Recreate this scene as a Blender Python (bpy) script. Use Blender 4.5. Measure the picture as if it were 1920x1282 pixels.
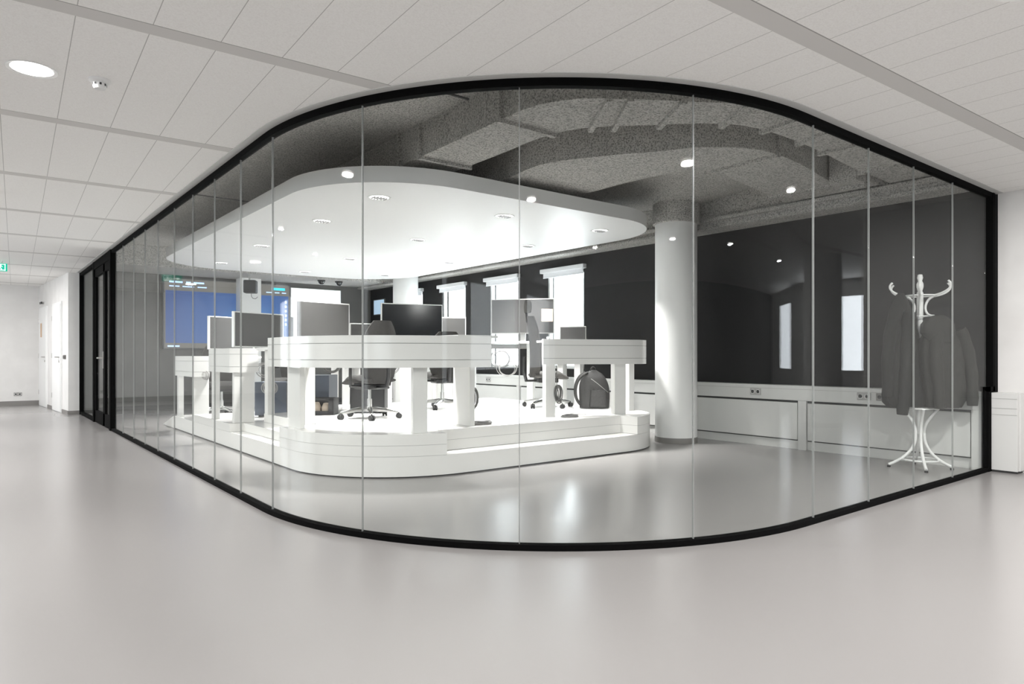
import bpy, bmesh, math, random
from math import sin, cos, pi, radians, atan2, hypot, sqrt
from mathutils import Vector, Matrix
random.seed(7)
for _o in list(bpy.data.objects):
    bpy.data.objects.remove(_o)
S = bpy.context.scene
COL = S.collection

# ---------------------------------------------------------------- camera
FPX, YAW, HC = 1280.5, 0.670, 1.09
cam = bpy.data.cameras.new('camera')
cam.sensor_width = 36.0
cam.lens = FPX / 1920 * 36.0
cam.shift_y = 26.4 / 1920
cam.clip_start = 0.05
cam.clip_end = 200
camo = bpy.data.objects.new('camera', cam)
camo.location = (0, 0, HC)
camo.rotation_euler = (pi / 2, 0, -YAW)
COL.objects.link(camo)
S.camera = camo
RV = Vector((cos(YAW), -sin(YAW), 0))      # direction across the view
FV = Vector((sin(YAW), cos(YAW), 0))       # direction into the view

# ---------------------------------------------------------------- world, exposure, lights
S.view_settings.view_transform = 'Standard'
S.view_settings.look = 'None'
S.view_settings.exposure = 0.66
S.view_settings.gamma = 1.0
S.view_settings.use_curve_mapping = False
try:
    S.cycles.max_bounces = 10
    S.cycles.diffuse_bounces = 5
    S.cycles.glossy_bounces = 4
    S.cycles.transmission_bounces = 4
    S.cycles.transparent_max_bounces = 24
    S.cycles.sample_clamp_indirect = 6.0
    S.cycles.caustics_reflective = False
    S.cycles.caustics_refractive = False
except Exception:
    pass
world = bpy.data.worlds.new('sky')
S.world = world
world.use_nodes = True
bg = world.node_tree.nodes['Background']
bg.inputs[0].default_value = (0.90, 0.95, 1.0, 1)
bg.inputs[1].default_value = 3.0

def area(name, loc, rot, sx, sy, power, color=(1, 1, 1), shape='RECTANGLE', spread=None):
    l = bpy.data.lights.new(name, 'AREA')
    l.shape = shape
    l.size = sx
    if shape in ('RECTANGLE', 'ELLIPSE'):
        l.size_y = sy
    l.energy = power
    l.color = color
    if spread:
        l.spread = spread
    o = bpy.data.objects.new(name, l)
    o.location = loc
    o.rotation_euler = rot
    COL.objects.link(o)
    return o

DAY = (0.90, 0.95, 1.0)
# open office window daylight; the two wide west ones are added ceiling fill
for y, w_, p_ in ((-5.6, 3.0, 28), (-1.6, 3.0, 28), (12.0, 1.8, 36), (14.4, 1.8, 36)):
    area('west_daylight_and_fill', (-4.80, y, 1.60), (0, -pi / 2, 0), 1.5, w_, p_, DAY)
for y in (-5.6, -2.2):
    area('daylight_east_window', (13.85, y, 1.55), (0, pi / 2, 0), 1.5, 1.6, 55, DAY)
# daylight through the four windows of the glazed room
INWIN = [(7.90, 8.80), (9.58, 10.46), (11.26, 12.12), (12.92, 13.80)]
for y0, y1 in INWIN:
    area('daylight_room_window', (7.86, (y0 + y1) / 2, 1.68), (0, pi / 2, 0), 1.5, y1 - y0, 28, DAY)

# ---------------------------------------------------------------- materials
def mat(name, color, rough=0.5, metal=0.0, spec=0.5, emit=None, estr=0.0, coat=0.0):
    m = bpy.data.materials.new(name)
    m.use_nodes = True
    b = m.node_tree.nodes['Principled BSDF']
    b.inputs['Base Color'].default_value = (*color, 1)
    b.inputs['Roughness'].default_value = rough
    b.inputs['Metallic'].default_value = metal
    b.inputs['Specular IOR Level'].default_value = spec
    b.inputs['Coat Weight'].default_value = coat
    if emit:
        b.inputs['Emission Color'].default_value = (*emit, 1)
        b.inputs['Emission Strength'].default_value = estr
    return m

def nodes(m):
    return m.node_tree.nodes, m.node_tree.links, m.node_tree.nodes['Principled BSDF']

def noisy(m, c0, c1, scale, detail=3, bump=0.0, bdist=0.01, stretch=None, lo=0.35, hi=0.65, rough=None):
    N, L, b = nodes(m)
    tc = N.new('ShaderNodeTexCoord')
    src = tc.outputs['Object']
    if stretch:
        mp = N.new('ShaderNodeMapping')
        mp.inputs['Scale'].default_value = stretch
        L.new(src, mp.inputs[0]); src = mp.outputs[0]
    n = N.new('ShaderNodeTexNoise')
    n.inputs['Scale'].default_value = scale
    n.inputs['Detail'].default_value = detail
    L.new(src, n.inputs['Vector'])
    r = N.new('ShaderNodeValToRGB')
    r.color_ramp.elements[0].position = lo
    r.color_ramp.elements[1].position = hi
    r.color_ramp.elements[0].color = (*c0, 1)
    r.color_ramp.elements[1].color = (*c1, 1)
    L.new(n.outputs['Fac'], r.inputs[0])
    L.new(r.outputs[0], b.inputs['Base Color'])
    if bump:
        bp = N.new('ShaderNodeBump')
        bp.inputs['Strength'].default_value = bump
        bp.inputs['Distance'].default_value = bdist
        L.new(n.outputs['Fac'], bp.inputs['Height'])
        L.new(bp.outputs[0], b.inputs['Normal'])
    if rough:
        mr = N.new('ShaderNodeMapRange')
        mr.inputs['To Min'].default_value = rough[0]
        mr.inputs['To Max'].default_value = rough[1]
        L.new(n.outputs['Fac'], mr.inputs[0])
        L.new(mr.outputs[0], b.inputs['Roughness'])
    return m

M = {}
M['floor'] = noisy(mat('poured_resin_floor', (0.5, 0.48, 0.465), 0.34, spec=0.5), (0.280, 0.270, 0.264), (0.285, 0.275, 0.269), 0.5, 2, stretch=(1, 1, 1), rough=(0.22, 0.24))
M['wall'] = noisy(mat('white_wall_paint', (0.76, 0.75, 0.73), 0.75), (0.69, 0.68, 0.665), (0.74, 0.73, 0.715), 3)
M['wallgrey'] = noisy(mat('grey_wall_paint', (0.2, 0.2, 0.19), 0.8), (0.105, 0.104, 0.10), (0.12, 0.118, 0.114), 3)
M['darkwall'] = noisy(mat('charcoal_wall_fabric', (0.03, 0.03, 0.032), 0.85, spec=0.25), (0.014, 0.014, 0.0145), (0.018, 0.0175, 0.018), 60, stretch=(1, 1, 6))
M['skirt'] = mat('grey_skirting', (0.22, 0.21, 0.2), 0.5)
M['paint'] = mat('white_satin_paint', (0.80, 0.80, 0.79), 0.45)
M['canopy'] = mat('white_canopy_plaster', (0.86, 0.86, 0.855), 0.5)
M['lam'] = mat('white_gloss_laminate', (0.80, 0.795, 0.78), 0.22)
M['plat'] = mat('white_gloss_platform', (0.83, 0.82, 0.80), 0.16)
M['unit'] = mat('white_sheet_metal', (0.62, 0.62, 0.605), 0.4)
M['black'] = mat('black_powder_coat', (0.003, 0.003, 0.003), 0.8, spec=0.05)
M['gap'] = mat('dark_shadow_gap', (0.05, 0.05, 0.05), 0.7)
M['seam'] = mat('laminate_seam', (0.33, 0.33, 0.32), 0.6)
M['chrome'] = mat('polished_aluminium', (0.72, 0.72, 0.71), 0.22, metal=1.0)
M['steel'] = mat('brushed_steel', (0.5, 0.49, 0.47), 0.35, metal=1.0)
M['plastic'] = mat('black_plastic', (0.010, 0.010, 0.011), 0.45)
M['fabric'] = noisy(mat('black_chair_fabric', (0.03, 0.03, 0.03), 0.9), (0.010, 0.0095, 0.009), (0.022, 0.021, 0.0195), 180)
M['greyfab'] = noisy(mat('grey_chair_fabric', (0.09, 0.085, 0.08), 0.85), (0.035, 0.033, 0.031), (0.05, 0.047, 0.044), 150)
M['bag'] = noisy(mat('dark_backpack_nylon', (0.03, 0.03, 0.03), 0.7), (0.008, 0.0078, 0.0075), (0.018, 0.0175, 0.017), 90, bump=0.3)
M['coat1'] = noisy(mat('dark_green_black_coat_cloth', (0.03, 0.03, 0.028), 0.9), (0.007, 0.0075, 0.007), (0.012, 0.0125, 0.0115), 40, bump=0.2)
M['coat2'] = noisy(mat('olive_grey_coat_cloth', (0.05, 0.048, 0.042), 0.85), (0.016, 0.0155, 0.0138), (0.022, 0.021, 0.0185), 40, bump=0.2)
M['pc'] = mat('blue_grey_computer_case', (0.065, 0.08, 0.11), 0.45)
M['cable'] = mat('dark_grey_cable', (0.12, 0.118, 0.115), 0.5)
M['cablelight'] = mat('light_grey_cable', (0.42, 0.41, 0.40), 0.5)
M['card'] = mat('beige_cardboard', (0.52, 0.44, 0.36), 0.8)
M['box'] = mat('brown_cardboard', (0.20, 0.15, 0.13), 0.8)
M['rubber'] = mat('black_rubber', (0.015, 0.015, 0.015), 0.6)
M['socket'] = mat('grey_socket_plastic', (0.38, 0.37, 0.36), 0.45)
M['socketin'] = mat('dark_socket_recess', (0.06, 0.06, 0.06), 0.6)
M['silicone'] = mat('clear_silicone_joint', (0.34, 0.345, 0.34), 0.3)
M['silicone'].node_tree.nodes['Principled BSDF'].inputs['Alpha'].default_value = 0.6
M['blind'] = mat('white_blind_fabric', (0.85, 0.86, 0.88), 0.6)
M['lamp'] = mat('lamp_diffuser', (1, 1, 1), 0.5, emit=(1.0, 0.97, 0.93), estr=9.0)
M['lampdim'] = mat('soft_lamp_diffuser', (1, 1, 1), 0.5, emit=(1.0, 0.98, 0.95), estr=2.2)
M['slat'] = mat('grey_lamp_louvre', (0.18, 0.18, 0.18), 0.4)
M['green'] = mat('exit_sign_green', (0.0, 0.25, 0.16), 0.4, emit=(0.0, 0.30, 0.19), estr=0.9)
M['signwhite'] = mat('exit_sign_white', (0.85, 0.95, 0.9), 0.4, emit=(0.8, 1.0, 0.92), estr=0.9)
M['beige'] = mat('orange_notice', (0.6, 0.42, 0.28), 0.6)
M['paper'] = mat('white_paper', (0.82, 0.84, 0.86), 0.6)
M['framegrey'] = mat('dark_grey_picture_frame', (0.1, 0.105, 0.11), 0.5)
M['wscreen'] = mat('bright_white_display', (0.9, 0.95, 1.0), 0.4, emit=(0.92, 0.96, 1.0), estr=1.6)
M['cyan'] = mat('display_cyan', (0.0, 0.4, 0.55), 0.4, emit=(0.02, 0.42, 0.60), estr=1.0)
M['uitext'] = mat('display_pale_blue_text', (0.4, 0.55, 0.9), 0.4, emit=(0.35, 0.50, 0.85), estr=1.0)
M['uihead'] = mat('display_dark_header', (0.05, 0.05, 0.05), 0.4, emit=(0.09, 0.085, 0.075), estr=1.0)
M['paleblue'] = mat('pale_blue_reflection_glow', (0.3, 0.4, 0.5), 0.4, emit=(0.20, 0.27, 0.34), estr=1.0)

# monitor glass
M['screen'] = mat('dark_monitor_glass', (0.055, 0.054, 0.053), 0.35, spec=0.35)
M['screendark'] = mat('black_monitor_glass', (0.012, 0.013, 0.015), 0.12, spec=0.6)

# blue wall display: brightness drifts towards a lighter patch low on its right
def blue_display():
    m = mat('blue_wall_display', (0.02, 0.05, 0.12), 0.35)
    N, L, b = nodes(m)
    tc = N.new('ShaderNodeTexCoord')
    mp = N.new('ShaderNodeMapping')
    mp.inputs['Location'].default_value = (-0.25, 0, 0.15)
    mp.inputs['Scale'].default_value = (0.55, 1, 0.8)
    L.new(tc.outputs['Object'], mp.inputs[0])
    g = N.new('ShaderNodeTexGradient'); g.gradient_type = 'SPHERICAL'
    L.new(mp.outputs[0], g.inputs[0])
    r = N.new('ShaderNodeValToRGB')
    r.color_ramp.elements[0].color = (0.035, 0.075, 0.25, 1)
    r.color_ramp.elements[1].color = (0.07, 0.30, 0.62, 1)
    e = r.color_ramp.elements.new(0.55); e.color = (0.035, 0.12, 0.36, 1)
    L.new(g.outputs[0], r.inputs[0])
    L.new(r.outputs[0], b.inputs['Emission Color'])
    b.inputs['Emission Strength'].default_value = 0.5
    return m
M['blue'] = blue_display()

# sprayed acoustic coating
def spray():
    m = mat('sprayed_acoustic_coating', (0.3, 0.29, 0.28), 0.95, spec=0.1)
    N, L, b = nodes(m)
    tc = N.new('ShaderNodeTexCoord')
    n1 = N.new('ShaderNodeTexNoise'); n1.inputs['Scale'].default_value = 75; n1.inputs['Detail'].default_value = 4; n1.inputs['Roughness'].default_value = 0.65
    n2 = N.new('ShaderNodeTexNoise'); n2.inputs['Scale'].default_value = 6; n2.inputs['Detail'].default_value = 3
    L.new(tc.outputs['Object'], n1.inputs[0]); L.new(tc.outputs['Object'], n2.inputs[0])
    r = N.new('ShaderNodeValToRGB')
    r.color_ramp.elements[0].position = 0.36; r.color_ramp.elements[1].position = 0.56
    r.color_ramp.elements[0].color = (0.22, 0.215, 0.20, 1)
    r.color_ramp.elements[1].color = (0.66, 0.645, 0.62, 1)
    L.new(n1.outputs['Fac'], r.inputs[0])
    mx = N.new('ShaderNodeMixRGB'); mx.blend_type = 'MULTIPLY'; mx.inputs[0].default_value = 0.5
    r2 = N.new('ShaderNodeValToRGB'); r2.color_ramp.elements[0].position = 0.3; r2.color_ramp.elements[1].position = 0.7
    r2.color_ramp.elements[0].color = (0.8, 0.8, 0.8, 1); r2.color_ramp.elements[1].color = (1, 1, 1, 1)
    L.new(n2.outputs['Fac'], r2.inputs[0])
    L.new(r.outputs[0], mx.inputs[1]); L.new(r2.outputs[0], mx.inputs[2])
    L.new(mx.outputs[0], b.inputs['Base Color'])
    bp = N.new('ShaderNodeBump'); bp.inputs['Strength'].default_value = 0.9; bp.inputs['Distance'].default_value = 0.02
    L.new(n1.outputs['Fac'], bp.inputs['Height']); L.new(bp.outputs[0], b.inputs['Normal'])
    return m
M['spray'] = spray()

# tiled ceiling: 0.30 m boards between 0.115 m strips every 1.793 m, the whole grid turned a little from the walls
def tile_mat():
    m = mat('mineral_ceiling_tiles', (0.7, 0.69, 0.67), 0.9, spec=0.2)
    N, L, b = nodes(m)
    tc = N.new('ShaderNodeTexCoord')
    mp = N.new('ShaderNodeMapping'); mp.vector_type = 'POINT'
    mp.inputs['Rotation'].default_value = (0, 0, 0.0412)
    L.new(tc.outputs['Object'], mp.inputs[0])
    sp = N.new('ShaderNodeSeparateXYZ'); L.new(mp.outputs[0], sp.inputs[0])
    def math_(op, a, b_=None, c=None):
        n = N.new('ShaderNodeMath'); n.operation = op
        for i, v in enumerate((a, b_, c)):
            if v is None: continue
            if hasattr(v, 'is_output'): L.new(v, n.inputs[i])
            else: n.inputs[i].default_value = v
        return n.outputs[0]
    sx, sy = 0.30186, 1.79322
    ux = math_('SUBTRACT', sp.outputs[0], 0.2232)
    uy = math_('SUBTRACT', sp.outputs[1], 3.5964)
    fx = math_('FLOORED_MODULO', ux, sx)
    fy = math_('FLOORED_MODULO', uy, sy)
    jx = math_('LESS_THAN', math_('ABSOLUTE', math_('SUBTRACT', fx, sx / 2)), 10)   # always 1
    linex = math_('ADD', math_('LESS_THAN', fx, 0.0020), math_('GREATER_THAN', fx, sx - 0.0020))
    liney = math_('ADD', math_('LESS_THAN', fy, 0.0035), math_('GREATER_THAN', fy, sy - 0.0035))
    band = math_('LESS_THAN', math_('ABSOLUTE', math_('SUBTRACT', fy, 0.059)), 0.0555)
    n1 = N.new('ShaderNodeTexNoise'); n1.inputs['Scale'].default_value = 130; n1.inputs['Detail'].default_value = 2
    L.new(tc.outputs['Object'], n1.inputs[0])
    r = N.new('ShaderNodeValToRGB'); r.color_ramp.elements[0].position = 0.3; r.color_ramp.elements[1].position = 0.6
    r.color_ramp.elements[0].color = (0.86, 0.845, 0.825, 1); r.color_ramp.elements[1].color = (0.92, 0.91, 0.89, 1)
    L.new(n1.outputs['Fac'], r.inputs[0])
    def mix(a, col, f):
        x = N.new('ShaderNodeMixRGB'); L.new(f, x.inputs[0]); L.new(a, x.inputs[1]); x.inputs[2].default_value = (*col, 1)
        return x.outputs[0]
    c = mix(r.outputs[0], (0.50, 0.49, 0.475), math_('MULTIPLY', linex, math_('SUBTRACT', 1.0, band)))
    c = mix(c, (0.66, 0.645, 0.625), band)
    c = mix(c, (0.36, 0.35, 0.34), math_('MINIMUM', liney, 1.0))
    L.new(c, b.inputs['Base Color'])
    return m
M['tiles'] = tile_mat()

def glass_mat(name='clear_float_glass', tint=(0.965, 0.975, 0.97)):
    m = bpy.data.materials.new(name); m.use_nodes = True
    N, L = m.node_tree.nodes, m.node_tree.links
    N.clear()
    out = N.new('ShaderNodeOutputMaterial')
    tr = N.new('ShaderNodeBsdfTransparent'); tr.inputs[0].default_value = (*tint, 1)
    gl = N.new('ShaderNodeBsdfGlossy'); gl.inputs['Roughness'].default_value = 0.0; gl.inputs['Color'].default_value = (1, 1, 1, 1)
    fr = N.new('ShaderNodeFresnel')
    geo = N.new('ShaderNodeNewGeometry')
    mr = N.new('ShaderNodeMapRange')
    mr.inputs['To Min'].default_value = 1.52; mr.inputs['To Max'].default_value = 1 / 1.52
    L.new(geo.outputs['Backfacing'], mr.inputs[0]); L.new(mr.outputs[0], fr.inputs['IOR'])
    mx = N.new('ShaderNodeMixShader')
    ml = N.new('ShaderNodeMath'); ml.operation = 'MULTIPLY'; ml.inputs[1].default_value = 0.23   # reflection turned down below plain glass
    L.new(fr.outputs[0], ml.inputs[0]); L.new(ml.outputs[0], mx.inputs[0]); L.new(tr.outputs[0], mx.inputs[1]); L.new(gl.outputs[0], mx.inputs[2])
    L.new(mx.outputs[0], out.inputs[0])
    return m
M['glass'] = glass_mat()

# ---------------------------------------------------------------- mesh helpers
def new_bm():
    return bmesh.new()

def link(name, bm, m, parent=None, smooth=False, loc=None, rotz=None, bevel=0.0, mats=None):
    me = bpy.data.meshes.new(name)
    bmesh.ops.recalc_face_normals(bm, faces=bm.faces)
    bm.to_mesh(me); bm.free()
    for mm in (mats or [m]):
        me.materials.append(mm)
    o = bpy.data.objects.new(name, me)
    COL.objects.link(o)
    if smooth:
        for p in me.polygons: p.use_smooth = True
        try:
            me.set_sharp_from_angle(angle=radians(40))
        except Exception:
            pass
    if parent: o.parent = parent
    if loc is not None: o.location = loc
    if rotz is not None: o.rotation_euler = (0, 0, rotz)
    if bevel:
        md = o.modifiers.new('bevel', 'BEVEL'); md.width = bevel; md.segments = 2; md.limit_method = 'ANGLE'
    return o

def box(bm, x0, x1, y0, y1, z0, z1, mx=None, mi=0):
    vs = [bm.verts.new(v) for v in [(x0, y0, z0), (x1, y0, z0), (x1, y1, z0), (x0, y1, z0), (x0, y0, z1), (x1, y0, z1), (x1, y1, z1), (x0, y1, z1)]]
    if mx is not None:
        for v in vs: v.co = mx @ v.co
    for f in [(0, 3, 2, 1), (4, 5, 6, 7), (0, 1, 5, 4), (1, 2, 6, 5), (2, 3, 7, 6), (3, 0, 4, 7)]:
        fc = bm.faces.new([vs[i] for i in f]); fc.material_index = mi
    return vs

def prism(bm, pts, z0, z1, mi=0):
    n = len(pts)
    a = [bm.verts.new((p[0], p[1], z0)) for p in pts]
    b = [bm.verts.new((p[0], p[1], z1)) for p in pts]
    bm.faces.new(a[::-1]).material_index = mi
    bm.faces.new(b).material_index = mi
    for i in range(n):
        bm.faces.new([a[i], a[(i + 1) % n], b[(i + 1) % n], b[i]]).material_index = mi

def offset_path(pts, d):
    out = []
    for i, p in enumerate(pts):
        p = Vector(p[:2])
        t = Vector((0, 0))
        if i > 0: t += (p - Vector(pts[i - 1][:2])).normalized()
        if i < len(pts) - 1: t += (Vector(pts[i + 1][:2]) - p).normalized()
        t.normalize()
        n = Vector((-t.y, t.x))
        out.append((p.x + n.x * d, p.y + n.y * d))
    return out

def strip(bm, pts, d0, d1, z0, z1, mi=0):
    """solid strip along an open path, between offsets d0 and d1"""
    A = offset_path(pts, d0); B = offset_path(pts, d1)
    n = len(pts)
    a0 = [bm.verts.new((*p, z0)) for p in A]; a1 = [bm.verts.new((*p, z1)) for p in A]
    b0 = [bm.verts.new((*p, z0)) for p in B]; b1 = [bm.verts.new((*p, z1)) for p in B]
    for i in range(n - 1):
        for q in ([a0[i], a0[i + 1], a1[i + 1], a1[i]], [b0[i + 1], b0[i], b1[i], b1[i + 1]],
                  [a1[i], a1[i + 1], b1[i + 1], b1[i]], [a0[i + 1], a0[i], b0[i], b0[i + 1]]):
            bm.faces.new(q).material_index = mi
    for i in (0, n - 1):
        bm.faces.new([a0[i], a1[i], b1[i], b0[i]]).material_index = mi

def tube(bm, pts, r, seg=8, cap=True, mi=0):
    pts = [Vector(p) for p in pts]
    n = len(pts)
    rs = r if isinstance(r, (list, tuple)) else [r] * n
    rings = []
    up = Vector((0, 0, 1))
    prev = None
    for i, p in enumerate(pts):
        t = (pts[min(i + 1, n - 1)] - pts[max(i - 1, 0)]).normalized()
        if prev is None:
            a = t.cross(up)
            if a.length < 1e-3: a = t.cross(Vector((1, 0, 0)))
        else:
            a = prev - t * prev.dot(t)
        a.normalize(); b = t.cross(a).normalized(); prev = a
        rings.append([bm.verts.new(p + (a * cos(2 * pi * k / seg) + b * sin(2 * pi * k / seg)) * rs[i]) for k in range(seg)])
    for i in range(n - 1):
        for k in range(seg):
            bm.faces.new([rings[i][k], rings[i][(k + 1) % seg], rings[i + 1][(k + 1) % seg], rings[i + 1][k]]).material_index = mi
    if cap:
        bm.faces.new(rings[0][::-1]).material_index = mi
        bm.faces.new(rings[-1]).material_index = mi

def lathe(bm, prof, cx=0, cy=0, seg=32, mi=0, mx=None):
    rings = []
    for r, z in prof:
        if r < 1e-5:
            rings.append([bm.verts.new((cx, cy, z))])
        else:
            rings.append([bm.verts.new((cx + r * cos(2 * pi * k / seg), cy + r * sin(2 * pi * k / seg), z)) for k in range(seg)])
    if mx is not None:
        for rg in rings:
            for v in rg: v.co = mx @ v.co
    for a, b in zip(rings, rings[1:]):
        for k in range(seg):
            k2 = (k + 1) % seg
            if len(a) == 1 and len(b) == 1: continue
            if len(a) == 1: f = [a[0], b[k2], b[k]]
            elif len(b) == 1: f = [a[k], a[k2], b[0]]
            else: f = [a[k], a[k2], b[k2], b[k]]
            bm.faces.new(f).material_index = mi
    if len(rings[0]) > 1: bm.faces.new(rings[0][::-1]).material_index = mi
    if len(rings[-1]) > 1: bm.faces.new(rings[-1]).material_index = mi

def loft(bm, secs, seg=20, mi=0, cap=True):
    """secs: list of (center Vector, a Vector, b Vector, power, ripple func)"""
    rings = []
    for c, a, b, rip in secs:
        rg = []
        for k in range(seg):
            th = 2 * pi * k / seg
            s = 1 + (rip(th) if rip else 0)
            ca, sb = cos(th), sin(th)
            ca = math.copysign(abs(ca) ** 0.8, ca); sb = math.copysign(abs(sb) ** 0.8, sb)
            rg.append(bm.verts.new(c + a * ca * s + b * sb * s))
        rings.append(rg)
    for r0, r1 in zip(rings, rings[1:]):
        for k in range(seg):
            bm.faces.new([r0[k], r0[(k + 1) % seg], r1[(k + 1) % seg], r1[k]]).material_index = mi
    if cap:
        bm.faces.new(rings[0][::-1]).material_index = mi
        bm.faces.new(rings[-1]).material_index = mi

def bez(p0, p1, p2, p3, n=12):
    p0, p1, p2, p3 = map(Vector, (p0, p1, p2, p3))
    out = []
    for i in range(n + 1):
        t = i / n; u = 1 - t
        out.append(p0 * u ** 3 + p1 * 3 * u * u * t + p2 * 3 * u * t * t + p3 * t ** 3)
    return out

def struct(o, label=None):
    o['kind'] = 'structure'
    if label: o['label'] = label
    return o

def tag(o, label, cat, group=None):
    o['label'] = label; o['category'] = cat
    if group: o['group'] = group
    return o

def thing(name, label, cat, loc=(0, 0, 0), rotz=0.0, group=None):
    o = bpy.data.objects.new(name, None)
    o.empty_display_size = 0.1
    COL.objects.link(o)
    o.location = loc; o.rotation_euler = (0, 0, rotz)
    return tag(o, label, cat, group)

def sroot(name, label, loc=(0, 0, 0)):
    o = bpy.data.objects.new(name, None); COL.objects.link(o); o.location = loc
    return struct(o, label)

def copy_tree(root, loc, rotz=0.0, label=None, group=None):
    r = root.copy(); COL.objects.link(r)
    r.location = loc; r.rotation_euler = (0, 0, rotz)
    if label: r['label'] = label
    if group: r['group'] = group
    def rec(src, dst):
        for ch in list(src.children):
            c = ch.copy(); COL.objects.link(c); c.parent = dst
            c.matrix_parent_inverse = ch.matrix_parent_inverse.copy()
            rec(ch, c)
    rec(root, r)
    return r

def arcpts(cx, cy, r, a0, a1, n):
    return [(cx + r * cos(radians(a0 + (a1 - a0) * i / n)), cy + r * sin(radians(a0 + (a1 - a0) * i / n))) for i in range(n + 1)]

# ---------------------------------------------------------------- the setting
GX, GY, GR = 1.63, 2.28, 2.56            # glass lines and corner radius
GC = (GX + GR, GY + GR)
H = 2.65                                  # tiled ceiling height
SL = 3.15                                 # sprayed slab height
WX = 7.74                                 # window wall plane
BY = 15.4                                 # back wall of the glazed room
ARC = arcpts(*GC, GR, 180, 270, 40)
GLASS = [(GX, BY)] + ARC + [(WX, GY)]

bm = new_bm(); box(bm, -6, 14, -8, 18.9, -0.12, 0)
struct(link('floor', bm, M['floor']), 'pale grey poured resin floor')

bm = new_bm()
prism(bm, [(-6, -8), (14, -8), (14, GY)] + [(WX, GY)] + ARC[::-1] + [(GX, BY), (GX, 18.9), (-6, 18.9)], H, H + 0.06)
struct(link('ceiling', bm, M['tiles']), 'white mineral tile ceiling around the glass room')

bm = new_bm()
prism(bm, [(GX, BY + .1)] + ARC + [(WX + .1, GY), (WX + .1, BY + .1)], SL, SL + 0.12)
struct(link('ceiling', bm, M['spray']), 'sprayed grey concrete ceiling inside the glass room')

# bulkhead over the glass, seen only from inside
bm = new_bm(); strip(bm, GLASS, 0.0, -0.06, H, SL)
struct(link('trim_1', bm, M['spray']), 'grey bulkhead above the glass wall')
bm = new_bm(); strip(bm, GLASS, -0.085, -0.024, H - 0.004, H)
struct(link('trim_2', bm, M['unit']), 'white edge trim between ceiling tiles and black track')

# walls
bm = new_bm()
zz0, zz1 = 0.88, 2.50
ys = [GY - 0.04] + [v for w in INWIN for v in w] + [BY + .12]
for a, b in zip(ys[0::2], ys[1::2]):
    box(bm, WX, WX + .16, a, b, 0, SL)
for y0, y1 in INWIN:
    box(bm, WX, WX + .16, y0, y1, 0, zz0)
    box(bm, WX, WX + .16, y0, y1, zz1, SL)
struct(link('wall_right', bm, M['darkwall']), 'charcoal window wall of the glass room')

bm = new_bm(); box(bm, WX - 0.02, WX + .16, 1.05, GY - 0.04, 0, H)
struct(link('wall_front', bm, M['wall']), 'white wall to the right of the glass room')
bm = new_bm(); box(bm, WX - 0.032, WX - 0.02, 1.05, GY - 0.27, 0, 0.085)
struct(link('baseboard_right', bm, M['paint']), 'white skirting at the right wall')

bm = new_bm(); box(bm, GX + 0.03, WX, BY, BY + .12, 0, SL)
struct(link('wall_back', bm, M['wallgrey']), 'grey back wall of the glass room')
bm = new_bm(); box(bm, GX + 0.03, WX, BY - .012, BY, 0, 0.09)
struct(link('baseboard_back', bm, M['gap']), 'dark skirting of the grey back wall')

# sprayed beams inside: along the windows and across the back
bm = new_bm(); box(bm, 7.42, WX, GY + .08, BY, 2.715, SL)
box(bm, 7.36, 7.42, GY + .08, BY, 2.80, 2.84); box(bm, 7.39, 7.42, GY + .08, BY, 2.72, 2.745)
struct(link('beam', bm, M['spray']), 'sprayed grey edge beam above the windows')
bm = new_bm(); box(bm, GX + 0.08, 7.42, BY - 1.3, BY, 2.76, SL)
struct(link('beam', bm, M['spray']), 'sprayed grey beam along the back wall')
bm = new_bm(); box(bm, GX + .1, 7.0, 4.49, 4.51, SL - 0.012, SL); box(bm, GX + .1, 7.4, 9.3, 9.32, SL - 0.012, SL)
struct(link('trim_3', bm, M['gap']), 'dark expansion joint in the sprayed ceiling')

# white block beside the glass door, wall with two doors, end wall
WLX, WLY, WLR = 1.42, 15.10, 0.0635
bm = new_bm(); prism(bm, [(0, 0), (GX + 0.03 - WLX, -.012), (GX + 0.03 - WLX, 0.5), (.17, .6), (.17, 3.75), (0, 3.75)], 0, H)
struct(link('wall_left', bm, M['wall'], loc=(WLX, WLY, 0), rotz=WLR), 'bright white wall with two doors beside the glass door')
bm = new_bm(); box(bm, -6, 1.45, 18.6, 18.75, 0, H)
struct(link('wall_end', bm, M['wall']), 'white end wall at the far left')
bm = new_bm(); box(bm, -6, 1.20, 18.585, 18.6, 0, 0.10)
struct(link('baseboard_end', bm, M['skirt']), 'grey skirting of the end wall')
bm = new_bm(); box(bm, -.012, 0, -.012, 3.5, 0, 0.07); box(bm, 0, GX - WLX, -.026, -.012, 0, 0.07)
struct(link('baseboard_left', bm, M['skirt'], loc=(WLX, WLY, 0), rotz=WLR), 'low grey skirting of the white block')

# open office behind the camera: walls with windows, a round column, office east wing
def wall_with_windows(name, axis, pos, a0, a1, wins, z0, z1, m, t=0.12, label=None):
    bm = new_bm()
    ws = sorted(wins); edges = [a0] + [v for w in ws for v in w] + [a1]
    def bx(a, b, lo, hi):
        if axis == 'x': box(bm, pos, pos + t, a, b, lo, hi)
        else: box(bm, a, b, pos, pos + t, lo, hi)
    for a, b in zip(edges[0::2], edges[1::2]): bx(a, b, 0, H)
    for a, b in ws: bx(a, b, 0, z0); bx(a, b, z1, H)
    return struct(link(name, bm, m), label)
wall_with_windows('wall_west', 'x', -4.95, 5.6, 18.7, [(11.1, 12.9), (13.5, 15.3)], 0.85, 2.35, M['wall'], label='white window wall of the corridor, left of the camera')
wall_with_windows('wall_west', 'x', -5.95, 1.2, 5.6, [], 0.85, 2.35, M['darkwall'], label='dark recess in the wall left of the camera')
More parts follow.
